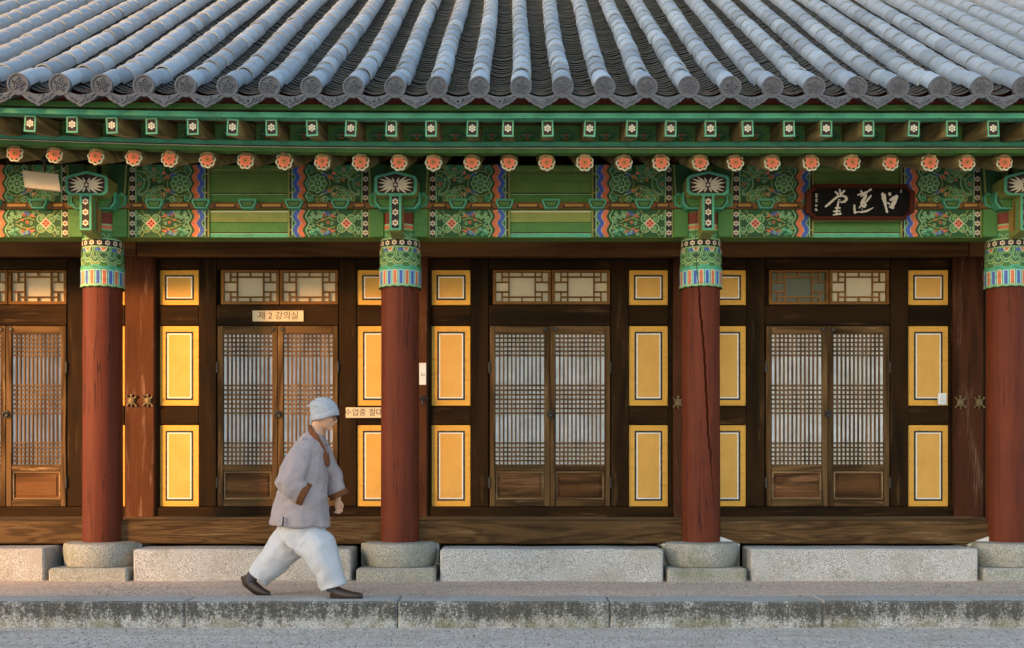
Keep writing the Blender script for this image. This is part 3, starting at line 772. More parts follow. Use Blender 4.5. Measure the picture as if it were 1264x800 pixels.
strip('eaves_fascia', bx(yf-.020, yf+.06, zf+fh+.045, zf+fh+.062), PAL, k=.04, mi=[DK]*4)
strip('eaves_fascia', bx(yf-.050, yf+.06, zf+fh+.064, zf+fh+.108), PAL, k=.038, mi=[GR]*4)
strip('tile_batten', bx(yf-.030, yf+.05, zf+fh+.110, zf+fh+.22), PAL, k=.03, mi=[RD]*4)
# soffit boards above the rafters
strip('soffit', [(yf-.02,zf+fh+.004),(yf+.60,zf+fh+.13),(yf+.60,zf+fh+.15),(yf-.02,zf+fh+.024)], M_SOFF, k=.04)
strip('soffit', [(ys+.02,zs_+.092),(ye,ze+.095),(ye,ze+.12),(ys+.02,zs_+.117)], M_SOFF, k=.06)

# ---- roof
YE = -1.71; ZE = Z(108, YE)
def rz_(t): return .60*t - .06*(1-math.exp(-t/.35)) if t > 0 else .43*t
def rsl(t): return .60 - .06/.35*math.exp(-max(t,0)/.35)
SP = .334; RX0 = X(643, YE); TMAX = 6.0
axis = lambda x, t: (x, YE+t, ZE+rz_(t)+lift(x,.025))
m = MB(); nn = 40
for i in range(nn+1):
    t_ = .16+(TMAX-.16)*i/nn
    for x in (-7.3, 8.1): m.v.append((x, YE+t_, ZE+rz_(t_)-.16))
for i in range(nn): m.f.append([2*i,2*i+1,2*i+3,2*i+2]); m.m.append(0)
b0 = len(m.v); zt = ZE+rz_(TMAX)
m.add([(-7.3,YE+TMAX,zt-.16),(8.1,YE+TMAX,zt-.16),(8.1,YE+TMAX+6,zt-3.9),(-7.3,YE+TMAX+6,zt-3.9)], [(0,1,2,3)])
roof = m.build('roof', plain('roof_clay_bed', (.10,.085,.065,1), .95), hall)
def cover_tile(L, r0, r1, th=.014, n=12):     # half-round tile along +y, front edge at y=0
    m = MB()
    for y_, r, in ((0, r0), (L, r1)):
        for rr in (r, r-th):
            for k in range(n+1):
                a = math.pi*(-.08+1.16*k/n); m.v.append((rr*math.cos(a), y_, rr*math.sin(a)))
    q = n+1
    for k in range(n):
        m.f.append([k, k+1, 2*q+k+1, 2*q+k]); m.f.append([q+k, 3*q+k, 3*q+k+1, q+k+1]); m.f.append([k, q+k, q+k+1, k+1])
    m.m = [0]*len(m.f); return m
RT = .083
cov_me = cover_tile(.30, RT, RT*.93).mesh('cover_tile', M_TILE, 50)
def pan_tile(L=.24, wd=.30, sag=.062, th=.0105, n=8):
    m = MB()
    for y_, dz in ((0, .0), (L, 0)):
        for t2 in (0, -th):
            for k in range(n+1):
                u = -1+2*k/n; m.v.append((u*wd/2, y_, dz+t2+sag*u*u))
    q = n+1
    for k in range(n):
        m.f.append([k, 2*q+k, 2*q+k+1, k+1]); m.f.append([q+k, q+k+1, 3*q+k+1, 3*q+k]); m.f.append([k, k+1, q+k+1, q+k])
    m.m = [0]*len(m.f); return m
pan_me = pan_tile().mesh('pan_tile', M_PAN, 40)
# round end tile with its disc
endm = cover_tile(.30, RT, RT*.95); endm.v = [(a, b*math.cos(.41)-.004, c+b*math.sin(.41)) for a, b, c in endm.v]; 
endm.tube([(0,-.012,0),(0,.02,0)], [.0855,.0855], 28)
ring = MB(); 
def rg(r0_, r1_, y0_, y1_, n=28):
    b = len(endm.v)
    for k in range(n):
        a = 2*math.pi*k/n
        for r, y_ in ((r0_,y0_),(r0_,y1_),(r1_,y1_),(r1_,y0_)): endm.v.append((r*math.cos(a), y_, r*math.sin(a)))
    for k in range(n):
        k2 = (k+1)%n
        for j in range(4): j2 = (j+1)%4; endm.f.append([b+4*k+j, b+4*k+j2, b+4*k2+j2, b+4*k2+j]); endm.m.append(0)
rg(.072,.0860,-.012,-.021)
rnd = random.Random(11)
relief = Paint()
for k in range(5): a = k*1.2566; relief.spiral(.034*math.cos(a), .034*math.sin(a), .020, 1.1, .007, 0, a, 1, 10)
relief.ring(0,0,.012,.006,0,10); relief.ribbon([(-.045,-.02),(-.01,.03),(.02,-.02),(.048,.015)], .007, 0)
def thick(pt, mb, y0, d, mt=0, tr=None):
    for pts, fs, mm_ in pt.q:
        b = len(mb.v); q = len(pts)
        A = [(p[0], y0-d, p[1]) for p in pts] + [(p[0], y0, p[1]) for p in pts]
        if tr: A = [tr(p) for p in A]
        mb.v += A
        for f in fs:
            mb.f.append([b+k for k in f]); mb.m.append(mt)
            for k in range(len(f)): mb.f.append([b+f[k], b+f[(k+1)%len(f)], b+q+f[(k+1)%len(f)], b+q+f[k]]); mb.m.append(mt)
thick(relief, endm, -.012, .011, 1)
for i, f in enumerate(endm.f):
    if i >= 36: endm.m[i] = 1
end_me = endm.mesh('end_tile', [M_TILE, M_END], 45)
# drip tile with its scalloped apron
drip = pan_tile(.30, .31, .060, .022, 10)
out = []
for k in range(13): u = -1+2*k/12; out.append((u*.158, .060*u*u-.002))
low = [(.160,.048),(.152,.016),(.134,-.014),(.122,-.020),(.104,-.042),(.088,-.046),(.062,-.066),(.046,-.068),(.022,-.084),(.0,-.098)]
low = low + [(-a, b) for a, b in low[-2::-1]]
shape = out + [(a, b) for a, b in low]
tilt = lambda p: (p[0], p[1]*1.0 + (-(.062-p[2])*.28 if p[2] < .062 else 0), p[2])
b0 = len(drip.f)
M0 = MB().prism(shape, -.004, .016)
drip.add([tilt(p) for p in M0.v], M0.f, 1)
rel = Paint()
for s_ in (1,-1):
    rel.ribbon([(0,-.07),(s_*.02,-.045),(s_*.05,-.025),(s_*.085,-.008),(s_*.115,.012)], .009, 0)
    rel.spiral(s_*.045,-.040,.016,1.1,.007,0,0,s_,9); rel.spiral(s_*.08,-.022,.016,1.1,.007,0,2,s_,9); rel.petal(0,-.05,R(90-s_*38),.0,.06,.010,0)
rel.petal(0,-.06,R(90),.0,.055,.010,0)
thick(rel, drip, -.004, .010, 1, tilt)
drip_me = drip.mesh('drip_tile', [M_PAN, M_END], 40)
rows = range(-20, 24)
def tilt_at(t): return math.atan(rsl(t))
stuffc, stuffp = MB(), MB(); ncov = npan = 0
tmpl_c = cover_tile(.30, RT, RT*.93, n=10); tmpl_p = pan_tile()
def emit(mb, tm, M):
    b = len(mb.v); mb.v += [tuple(M @ Vector(p)) for p in tm.v]; mb.f += [[b+i for i in f] for f in tm.f]; mb.m += [0]*len(tm.f)
rnd = random.Random(21)
for k in rows:
    x = RX0+k*SP; inview = abs(x) < 4.25; jx = rnd.uniform(-.006,.006)
    o = link('end_tile', end_me, roof, axis(x, 0), (R(5), rnd.uniform(-.2,.2)*0, rnd.uniform(-.02,.02)))
    t_ = .235; i = 0
    while t_ < TMAX:
        an = tilt_at(t_); p = axis(x + .010*math.sin(t_*1.3+k*1.7)+rnd.uniform(-.0035,.0035), t_)
        M = Matrix.Translation((p[0], p[1], p[2]+.004+rnd.uniform(-.003,.003))) @ Euler((an+rnd.uniform(-.014,.014)-.024, rnd.uniform(-.02,.02), rnd.uniform(-.022,.022))).to_matrix().to_4x4()
        if inview and i < 12: o = link('cover_tile', cov_me, roof); o.matrix_local = M; ncov += 1
        else: emit(stuffc, tmpl_c, M)
        t_ += .275*math.cos(an)+rnd.uniform(-.012,.012); i += 1
    xp = x+SP/2; p = axis(xp, .012)
    o = link('drip_tile', drip_me, roof, (p[0], p[1], p[2]-.078), (R(9), 0, rnd.uniform(-.02,.02)))
    t_ = .085; i = 0
    while t_ < TMAX:
        an = tilt_at(t_); p = axis(xp+rnd.uniform(-.004,.004), t_)
        M = Matrix.Translation((p[0], p[1], p[2]-.060+rnd.uniform(-.003,.003))) @ Euler((an-.20+rnd.uniform(-.008,.008), rnd.uniform(-.015,.015), rnd.uniform(-.015,.015))).to_matrix().to_4x4()
        if inview and i < 12: o = link('pan_tile', pan_me, roof); o.matrix_local = M; npan += 1
        else: emit(stuffp, tmpl_p, M)
        t_ += .088*math.cos(an)+rnd.uniform(-.004,.004); i += 1
tag(stuffc.build('cover_tiles', M_TILE, roof, 50), kind='stuff'); tag(stuffp.build('pan_tiles', M_PAN, roof, 40), kind='stuff')
# ridge of the roof
m = MB()
for k in range(5): m.box(-7.3, 8.1, YE+TMAX-.14+.01*k, YE+TMAX+.16-.01*k, zt-.10+k*.075, zt-.035+k*.075, .01)
m.tube([(-7.3,YE+TMAX,zt+.30),(8.1,YE+TMAX,zt+.30)], .09, 14); m.build('ridge', M_TILE, roof, 40)

# ---- wall of each bay
YW = 1.04
zw = lambda py: Z(py, YW)
U = (YW-CYW)/F
MB().box(-7.6, 8.4, YW+.02, YW+.10, .2, 4.9).build('wall', M_WALL, hall)
PX = [x+.03 for x in COLX]
post_me = MB().box(-.155, .155, YW-.10, YW+.02, .45, 4.4, .014).mesh('wall_post', M_POST)
for x in PX: link('wall_post', post_me, hall, (x, 0, 0))
for i in range(5):
    MB().box(PX[i]-.02+.004, PX[i+1]-.02-.004, YW-.15, YW+.02, zw(319), zw(319)+.30, .010).build('lintel', M_LINT, hall)
M_SHADOWP = None
def fitting(x, z, s=1.0):
    m = MB(); y = YW-.112
    m.ball((0,0,0), (.036*s,.016,.045*s), 12, 8); m.ball((0,-.004,.056*s), (.016*s,.012,.018*s), 8, 6); m.ball((0,0,-.054*s), (.008*s,.008,.016*s), 8, 6)
    for sx_ in (1,-1):
        for sz in (1,-1): m.tube([(sx_*.024*s,0,sz*.024*s),(sx_*.046*s,-.004,sz*.040*s),(sx_*.050*s,-.004,sz*.056*s)], [.010*s,.010*s,.013*s], 7)
    for k in range(3): m.tube([(-.025*s,-.014,(k-1)*.022*s),(.025*s,-.014,(k-1)*.022*s)], .004, 6)
    return m.build('bronze_fitting', M_BRONZE, hall, 60, (x, y, z))
for px, py in ((163,495),(183,495),(837,497),(1185,497),(1208,497)): fitting(X(px, YW-.10), Z(py, YW-.10), 1.0)
# sliding bolt on the second post
m = MB(); m.box(-.03,.03,-.02,.0,-.03,.03,.006); m.tube([(-.05,-.03,0),(.06,-.03,0)], .010, 8); m.tube([(.0,-.03,-.02),(-.0,-.035,-.07)], .008, 8); m.ball((0,-.035,-.075),.013,8,6)
m.build('bolt', M_IRON, hall, 60, (X(522,YW-.1), YW-.102, Z(492,YW-.1)))

panel_cache = {}
def wall_panel(cx, w, z0, z1):
    key = (round(w,3), round(z0,3), round(z1,3))
    if key not in panel_cache:
        h = z1-z0; b = MB().box(-w/2, w/2, YW-.028, YW+.01, 0, h, .004).mesh('wall_panel', M_YEL2)
        def rng(i0, i1, y, mt):
            m = MB(); a0, a1 = w/2-i0, w/2-i1
            m.box(-a0, a0, y-.002, y, i0, i1); m.box(-a0, a0, y-.002, y, h-i1, h-i0); m.box(-a0, -a1, y-.002, y, i1, h-i1); m.box(a1, a0, y-.002, y, i1, h-i1); return m
        ins = .058 if h > .5 else .050
        k = rng(ins, ins+.019, YW-.0285, 0).mesh('black_border', M_BLK); wl = rng(ins+.0195, ins+.0315, YW-.0287, 0).mesh('white_border', M_WHT)
        a = w/2-ins-.032; f = MB().box(-a, a, YW-.030, YW-.0284, ins+.032, h-ins-.032).mesh('yellow_field', M_YEL)
        panel_cache[key] = (b, k, wl, f)
    b, k, wl, f = panel_cache[key]
    o = link('wall_panel', b, hall, (cx, 0, z0)); link('black_border', k, o); link('white_border', wl, o); link('yellow_field', f, o); return o

def lattice_leaf(w, z0, z1):
    """one door leaf, local x from 0 to w, z from 0"""
    h = z1-z0; st = .058; y0 = YW-.055; s = U
    zt = lambda py: (zw(py)-z0)
    fr = MB(); g = .0
    fr.box(0, st, y0, YW, 0, h, .006, 0); fr.box(w-st, w, y0, YW, 0, h, .006, 0)
    fr.box(st, w-st, y0+.002, YW, zt(412.5), h-.001, .005, 1); fr.box(st, w-st, y0+.002, YW, zt(581.5), zt(574), .005, 1); fr.box(st, w-st, y0+.002, YW, .001, zt(617), .005, 1)
    fr_me = fr.mesh('door', [M_DOORZ, M_DOORX])
    la = MB(); n = 11; ow = w-2*st; yl = y0+.014
    for k in range(1, n+1): x = st+ow*k/(n+1); la.box(x-.0075, x+.0075, yl, yl+.022, zt(574), zt(412.5), 0)
    for a, b, rws in ((412.5,439,5),(476,510,6),(547,574,5)):
        for k in range(rws+1):
            z = zt(a)+(zt(b)-zt(a))*k/rws
            la.box(st, w-st, yl-.002, yl+.018, z-.0075, z+.0075, 0)
    la_me = la.mesh('lattice', M_LATT)
    pa_me = MB().box(st-.01, w-st+.01, y0+.0365, y0+.040, zt(575), zt(411)).mesh('paper', M_PAPER)
    pn = MB(); a0, a1, b0, b1 = st, w-st, zt(617), zt(581.5)
    pn.box(a0, a1, y0+.028, YW, b0, b1, 0, 0); pn.box(a0+.045, a1-.045, y0+.018, y0+.03, b0+.04, b1-.04, .008, 0)
    for q in (0,):
        pn.box(a0+.004, a1-.004, y0+.012, y0+.028, b0+.004, b0+.020, .005, 1); pn.box(a0+.004, a1-.004, y0+.012, y0+.028, b1-.020, b1-.004, .005, 1)
        pn.box(a0+.004, a0+.020, y0+.012, y0+.028, b0+.021, b1-.021, .005, 1); pn.box(a1-.020, a1-.004, y0+.012, y0+.028, b0+.021, b1-.021, .005, 1)
    pn_me = pn.mesh('lower_panel', [M_PANEL, M_MOULD])
    return fr_me, la_me, pa_me, pn_me
def transom_meshes(w, h):
    y0 = YW-.045; f = .030; fr = MB()
    fr.box(0, w, y0, YW, 0, f*1.1, .004); fr.box(0, w, y0, YW, h-f*.9, h, .004); fr.box(0, f*1.05, y0+.001, YW, f*1.1, h-f*.9, .004); fr.box(w-f*1.05, w, y0+.001, YW, f*1.1, h-f*.9, .004)
    ox, oz, W, H = f*1.05, f*1.1, w-f*2.1, h-f*2; la = MB(); yl = y0+.012; c = .0072
    sx_ = lambda a: ox+W*a/257; sz = lambda a: oz+H*a/125
    def V(x, a, b): la.box(sx_(x)-c, sx_(x)+c, yl, yl+.02, sz(a), sz(b))
    def Hh(z, a, b): la.box(sx_(a), sx_(b), yl-.0015, yl+.017, sz(z)-c, sz(z)+c)
    for x in (30,227): V(x,0,41); V(x,84,125)
    for x in (63.5,193.5): V(x,0,125)
    for z in (19,106): Hh(z,30,227)
    for z in (41.5,83.5): Hh(z,0,63.5); Hh(z,193.5,257)
    V(128.5,0,19); V(128.5,106,125)
    pane = MB().box(ox-.005, ox+W+.005, y0+.034, y0+.037, oz-.005, oz+H+.005)
    return fr.mesh('transom_window', M_TRANS), la.mesh('lattice', M_TRANS), pane.mesh('paper', M_PAPER2), pane.mesh('dark_pane', M_DARKP)
m = MB(); m.tube([(0,0,0),(0,-.012,0)], [.038,.034], 18)
for k in range(8): a = k*.7854; m.ball((.030*math.cos(a), -.010, .030*math.sin(a)), .008, 6, 4)
m.ball((0,-.014,.008), .012, 8, 6)
m.tube([(.026*math.cos(a), -.022-.002*math.sin(a), -.014+.026*math.sin(a)) for a in [6.283*k/20 for k in range(21)]], .0055, 7, cap=False)
ring_me = m.mesh('door_ring', M_IRON, 60)
m = MB(); m.tube([(0,0,0),(0,-.010,0)], [.020,.016], 12)
for k in range(6): a = k*1.047; m.ball((.018*math.cos(a), -.006, .018*math.sin(a)), .007, 6, 4)
ros_me = m.mesh('rosette', M_IRON, 60)
hinge_me = MB().box(-.012,.012,YW-.064,YW-.05,-.05,.05,.004).box(-.008,.008,YW-.070,YW-.05,-.06,.06,.004).mesh('hinge', M_IRON)

BAYS = [(10, 1.0), (344, 1.0), (678.5, 1.0), (1020, 1.025), (1020+344, 1.02)]
Zs = {k: zw(v) for k, v in dict(top=333, u0=377, u1=334, m0=501, m1=403, l0=625, l1=525, d0=625, d1=403, t0=376.5, t1=334, base=637).items()}
for i, (bc, s) in enumerate(BAYS):
    cx = X(bc, YW); q = lambda px: cx+px*s*U
    a, b = PX[i]+.15, PX[i+1]-.15
    yf0 = YW-.048
    zb = .50
    # frame timbers
    def stile(x0, x1, z0, z1, y=yf0): MB().box(x0, x1, y, YW+.02, z0, z1, .006).build('stile', M_WALL, hall)
    def rail(x0, x1, z0, z1, y=yf0): MB().box(x0, x1, y, YW+.02, z0, z1, .006).build('rail', M_WALLX, hall)
    for sg in (-1, 1):
        o_ = sorted((q(sg*75.5), q(sg*97)));  stile(o_[0], o_[1], Zs['d0'], zw(320.5))
        edge = (a if sg < 0 else b); o_ = sorted((edge, q(sg*146))); 
        if o_[1]-o_[0] > .01: stile(o_[0]+.001, o_[1], Zs['d0'], zw(320.5))
        px0, px1 = sorted((q(sg*97)+sg*.002, q(sg*146)-sg*.002))
        rail(px0, px1, zw(333), zw(320.5), yf0+.004); rail(px0, px1, zw(402), zw(378.5), yf0+.004); rail(px0, px1, zw(524), zw(502), yf0+.004)
        for z0, z1 in (('u0','u1'),('m0','m1'),('l0','l1')): wall_panel((px0+px1)/2, px1-px0-.006, Zs[z0], Zs[z1])
    rail(q(-75)+.002, q(75)-.002, zw(333), zw(320.5), yf0+.004); rail(q(-75)+.002, q(75)-.002, zw(402.5), zw(377.5), yf0-.004)
    rail(a+.002, b-.002, zb, Zs['d0']-.004, yf0-.02)
    # doors
    w = 73.6*s*U; fr, la, pa, pn = lattice_leaf(w, Zs['d0'], Zs['d1'])
    for sg in (-1, 1):
        x0 = cx-w if sg < 0 else cx+.004
        d = link('door', fr, hall, (x0, 0, Zs['d0']))
        tag(link('lattice', la, d), kind='stuff'); link('paper', pa, d); link('lower_panel', pn, d)
        link('rosette', ros_me, d, (w-.05 if sg < 0 else .05, YW-.056, Zs['d1']-Zs['d0']-.038))
        if sg > 0: link('door_ring', ring_me, d, (0, YW-.057, zw(511)-Zs['d0']))
        for zz in (.25, 1.45): link('hinge', hinge_me, d, (-.004 if sg < 0 else w+.004, 0, zz))
    # transoms
    w = 72*s*U; h = Zs['t1']-Zs['t0']; fr, la, pa, dp = transom_meshes(w-.004, h)
    for sg in (-1, 1):
        x0 = cx+.018-w if sg < 0 else cx+.022
        o = link('transom_window', fr, hall, (x0, 0, Zs['t0'])); link('lattice', la, o)
        if i == 3 and sg < 0: link('dark_pane', dp, o); o['label'] = 'transom window with a dark olive pane'
        else: link('paper', pa, o)
    # sill beam and veranda boards
    so_, sz0, sz1 = -.02, .314, .533
    MB().box(COLX[i]+.17, COLX[i+1]-.17, so_, so_+.22, sz0, sz1, .012).build('sill_beam', M_SILL, hall)
    for k in range(4):
        y0 = so_+.225+k*.20; cut = random.uniform(-.8,.8)
        for xa, xb in ((a-.15, cx+cut-.003), (cx+cut+.003, b+.15)):
            MB().box(xa, xb, y0, min(y0+.196, YW-.05), sz1-.05, sz1-.012+random.uniform(-.004,.002), .004).build('floor_board', M_FLOOR, hall)


# pale mortar where the sill beams end at two of the columns
M_MORT = plain('pale_mortar', (.60,.57,.52,1), .9, .1, .15)
for x_, sg, wd, hh in ((COLX[3],1,.20,.085),(COLX[3],-1,.22,.04),(COLX[4],-1,.20,.085)):
    a0 = x_+sg*.175
    MB().prism([(a0,.30),(a0+sg*wd,.30),(a0+sg*wd*.55,.30+hh*.55),(a0,.30+hh)][::sg], -.032, .02).build('mortar', M_MORT, hall)

# ------------------------------------------------------------------ things fixed to the hall
def text_mesh(txt, size, mat, extr=.0006, shear=0.0, space=1.0):
    cu = bpy.data.curves.new('lettering', 'FONT'); cu.body = txt; cu.size = size; cu.extrude = extr
    cu.align_x = 'CENTER'; cu.align_y = 'CENTER'; cu.shear = shear; cu.space_character = space; cu.resolution_u = 3
    to = bpy.data.objects.new('lettering', cu); COL.objects.link(to)
    dg = bpy.context.evaluated_depsgraph_get(); me = bpy.data.meshes.new_from_object(to.evaluated_get(dg))
    bpy.data.objects.remove(to); bpy.data.curves.remove(cu)
    me.materials.clear(); me.materials.append(mat); return me
M_SIGN = plain('pale_wood_sign', (.62,.50,.31,1), .6, .3, .15, 8); M_INK = plain('brown_ink', (.035,.018,.008,1), .7)
M_WHITEP = plain('white_plastic', (.72,.74,.74,1), .4, .4, .05); M_GREYP = plain('grey_plastic', (.35,.38,.40,1), .5)

def sign(name, px0, px1, py0, py1, y, txt, label, size, tx=None):
    x0, x1, z0, z1 = X(px0,y), X(px1,y), Z(py1,y), Z(py0,y)
    r = tag(empty(name, ((x0+x1)/2, y, z0)), label, 'sign')
    wd, h = x1-x0, z1-z0
    MB().box(-wd/2, wd/2, -.012, 0, 0, h, .003).build('board', M_SIGN, r)
    link('lettering', text_mesh(txt, size, M_INK, .0008, .08, 1.0), r, (tx or 0, -.0132, h*.5), (R(90),0,0))
    return r
sign('room_sign', 312, 375, 383.5, 397, YW-.054, '제 2 강의실', 'small pale wooden sign with Korean lettering centred above a lattice door', .090)
sg_ = sign('class_sign', 427, 500, 503, 516, YW-.080, '수업중 절대', 'pale wooden sign with Korean lettering half hidden behind a red column', .082, X(449,YW-.08)-X(463.5,YW-.08))
# paper notice on the post
yn = YW-.101; x0, x1, z0, z1 = X(517.5,yn), X(526,yn), Z(475,yn), Z(448,yn)
r = tag(empty('notice', ((x0+x1)/2, yn, z0)), 'narrow white notice fixed to the dark post beside the second red column', 'notice')
MB().box(-(x1-x0)/2, (x1-x0)/2, -.006, 0, 0, z1-z0, .001).build('card', M_WHITEP, r)
m = MB(); rnd = random.Random(2)
for k in range(7):
    z = (.42+.05*math.floor(k/3))*(z1-z0); xx = -.018+.016*(k%3); m.box(xx, xx+rnd.uniform(.006,.012), -.0068, -.0061, z, z+.006)
m.build('print', M_INK, r)
# light switch on the right yellow panel
ysw = YW-.032; x0, x1, z0, z1 = X(1157,ysw), X(1167.5,ysw), Z(500,ysw), Z(485.5,ysw)
r = tag(empty('switch_box', ((x0+x1)/2, ysw, z0)), 'small white switch box on the corner of a yellow wall panel', 'switch')
wd, h = x1-x0, z1-z0
MB().box(-wd/2, wd/2, -.030, 0, 0, h, .006).build('housing', M_WHITEP, r)
MB().box(-wd*.28, wd*.28, -.036, -.0302, h*.18, h*.82, .002).build('rocker', plain('switch_rocker', (.62,.66,.68,1), .4), r)
# floodlight under the left eaves
yl = -.62; xc, zc = X(51,yl), Z(223,yl)
r = tag(empty('floodlight', (xc, yl, zc)), 'flat beige floodlight hanging under the rafters at the left', 'lamp')
Mx = Euler((R(-20), R(4), R(10))).to_matrix().to_4x4()
w2, h2 = .152, .085
m = MB(); sh = .045
m.add([Mx @ Vector(p) for p in ((-w2+sh*.5,0,-h2),(w2+sh*.5,0,-h2),(w2-sh*.5,0,h2),(-w2-sh*.5,0,h2),(-w2+sh*.5,.07,-h2+.03),(w2+sh*.5,.07,-h2+.03),(w2-sh*.5,.07,h2-.03),(-w2-sh*.5,.07,h2-.03))],
      [(0,1,2,3),(4,7,6,5),(0,4,5,1),(1,5,6,2),(2,6,7,3),(3,7,4,0)])
m.build('housing', plain('beige_enamel', (.55,.46,.33,1), .45, .4, .06), r)
m = MB(); m.tube([(0,.05,.05),(0,.08,.14),(0,.06,.22)], .012, 8); m.box(-.05,.05,.03,.10,.20,.225,.004); m.build('bracket', M_IRON, r, 50)

# name board over the right-hand bay
yp = -.22
S = 7.9; zpc = Z(250,yp); xpc = X(1060.3,yp); k = (yp-CYW)/F
pl = tag(empty('name_plaque', (xpc, yp, Z(271.5,yp))), 'black name board with white brush-written Chinese characters and a red-brown frame', 'name board')
pl.rotation_euler = (R(7), 0, 0)
def pp_(cx_, cy_): return ((980+cx_/S-1060.3)*k, (271.5-(200+cy_/S))*k)
def octa(x0, y0, x1, y1, c): return [pp_(*p) for p in ((x0+c,y1),(x1-c,y1),(x1-c*.95,y1-c*.45),(x1-c*.3,y1-c*.75),(x1,y1-c),(x1,y0+c),(x1-c*.3,y0+c*.75),(x1-c*.95,y0+c*.45),(x1-c,y0),(x0+c,y0),(x0+c*.95,y0+c*.45),(x0+c*.3,y0+c*.75),(x0,y0+c),(x0,y1-c),(x0+c*.3,y1-c*.75),(x0+c*.95,y1-c*.45))]
inner, outer = octa(158,264,1110,530,42), octa(105,226,1162,566,75)
MB().prism(inner, -.010, .03).build('board', plain('plaque_black', (.006,.006,.005,1), .8, .08, .4), pl)
m = MB(); nn = len(inner)
vi = [(p[0],-.010,p[1]) for p in inner]; vm = [(p[0]*1.01,-.045,(p[1]-.17)*1.03+.17) for p in inner]; vo = [(p[0],-.030,p[1]) for p in outer]; vb = [(p[0],.035,p[1]) for p in outer]
m.v = vi+vm+vo+vb
for a in range(3):
    for j in range(nn): j2 = (j+1)%nn; m.f.append([a*nn+j, a*nn+j2, (a+1)*nn+j2, (a+1)*nn+j]); m.m.append(0)
m.build('frame', paint('plaque_frame', (.060,.014,.007,1), .2, spec=.1), pl)
M_BRUSH = plain('brush_white', (.52,.48,.40,1), .7, .2, .35, 40)
def strokes(name, L):
    p = Paint()
    for st in L:
        pts = [(a[0],a[1]) for a in st]; ws = [a[2] for a in st]
        fine, fw_ = [], []
        for j in range(len(pts)-1):
            for q in range(4):
                f = q/4; fine.append((pts[j][0]+(pts[j+1][0]-pts[j][0])*f, pts[j][1]+(pts[j+1][1]-pts[j][1])*f)); fw_.append(ws[j]+(ws[j+1]-ws[j])*f)
        fine.append(pts[-1]); fw_.append(ws[-1])
        fine = [pp_(*a) for a in fine]; fw_ = [a*k/S*.86*random.uniform(.84,1.14) for a in fw_]
        p.ribbon(fine, fw_, 0); p.disc(fine[0][0], fine[0][1], fw_[0]*.5, 0, 8); p.disc(fine[-1][0], fine[-1][1], fw_[-1]*.5, 0, 8)
    return p.bake(lambda u, v, o: (u, -.0115-o, v)).build(name, M_BRUSH, pl)
strokes('character', [[(432,278,20),(440,312,22)],[(393,300,20),(418,322,24)],[(476,290,24),(445,322,22)],[(302,438,22),(330,415,26),(375,375,22),(420,338,22)],
    [(415,345,20),(455,335,24),(490,345,28),(503,368,30),(485,390,26),(448,398,18)],[(422,372,10),(440,378,10)],[(424,392,22),(418,430,24),(415,455,24)],[(395,452,16),(438,452,20)],[(412,455,18),(408,500,22)],[(382,485,18),(440,482,18)],[(376,520,10),(405,512,22),(446,508,26)]])
strokes('character', [[(612,328,18),(650,315,18),(690,300,16)],[(640,288,18),(660,335,20)],[(640,342,14),(690,305,22),(735,276,24)],[(692,312,16),(684,345,40),(664,385,44),(655,405,34)],[(738,335,20),(715,365,24),(695,392,18)],[(640,400,14),(675,398,30),(690,425,30)],
    [(650,415,18),(630,450,16)],[(655,430,26),(680,440,30)],[(660,440,6),(656,480,6)],[(580,428,18),(582,470,26),(588,500,24)],[(585,497,20),(620,490,14),(650,493,20),(700,482,22),(735,465,16),(768,447,4)]])
strokes('character', [[(852,322,36),(862,360,40),(872,400,26),(888,450,20),(900,488,26)],[(872,330,26),(880,370,18),(893,440,8),(902,480,14)],[(918,316,30),(922,326,28)],[(990,340,22),(960,355,40),(930,375,24)],[(985,345,44),(968,390,46),(948,435,48)],[(902,402,16),(922,414,22)],[(925,440,26),(955,448,32)]])
m_ = []
for cy_, q in ((325,3),(352,2),(380,4),(430,3),(466,4)):
    m_ += [[(200+random.uniform(-4,4), cy_+dy_-6, 5),(218+random.uniform(-5,5), cy_+dy_-4+random.uniform(-5,5), 5)] for dy_ in range(0, 5*q, 6)] + [[(209, cy_-10, 4),(207, cy_+10, 5)]]
strokes('small_inscription', m_)
strokes('small_inscription', [[(1022,284,6),(1034,284,6)],[(1028,278,5),(1028,292,5)],[(1022,300,6),(1036,300,6)],[(1030,294,5),(1029,310,5)]])

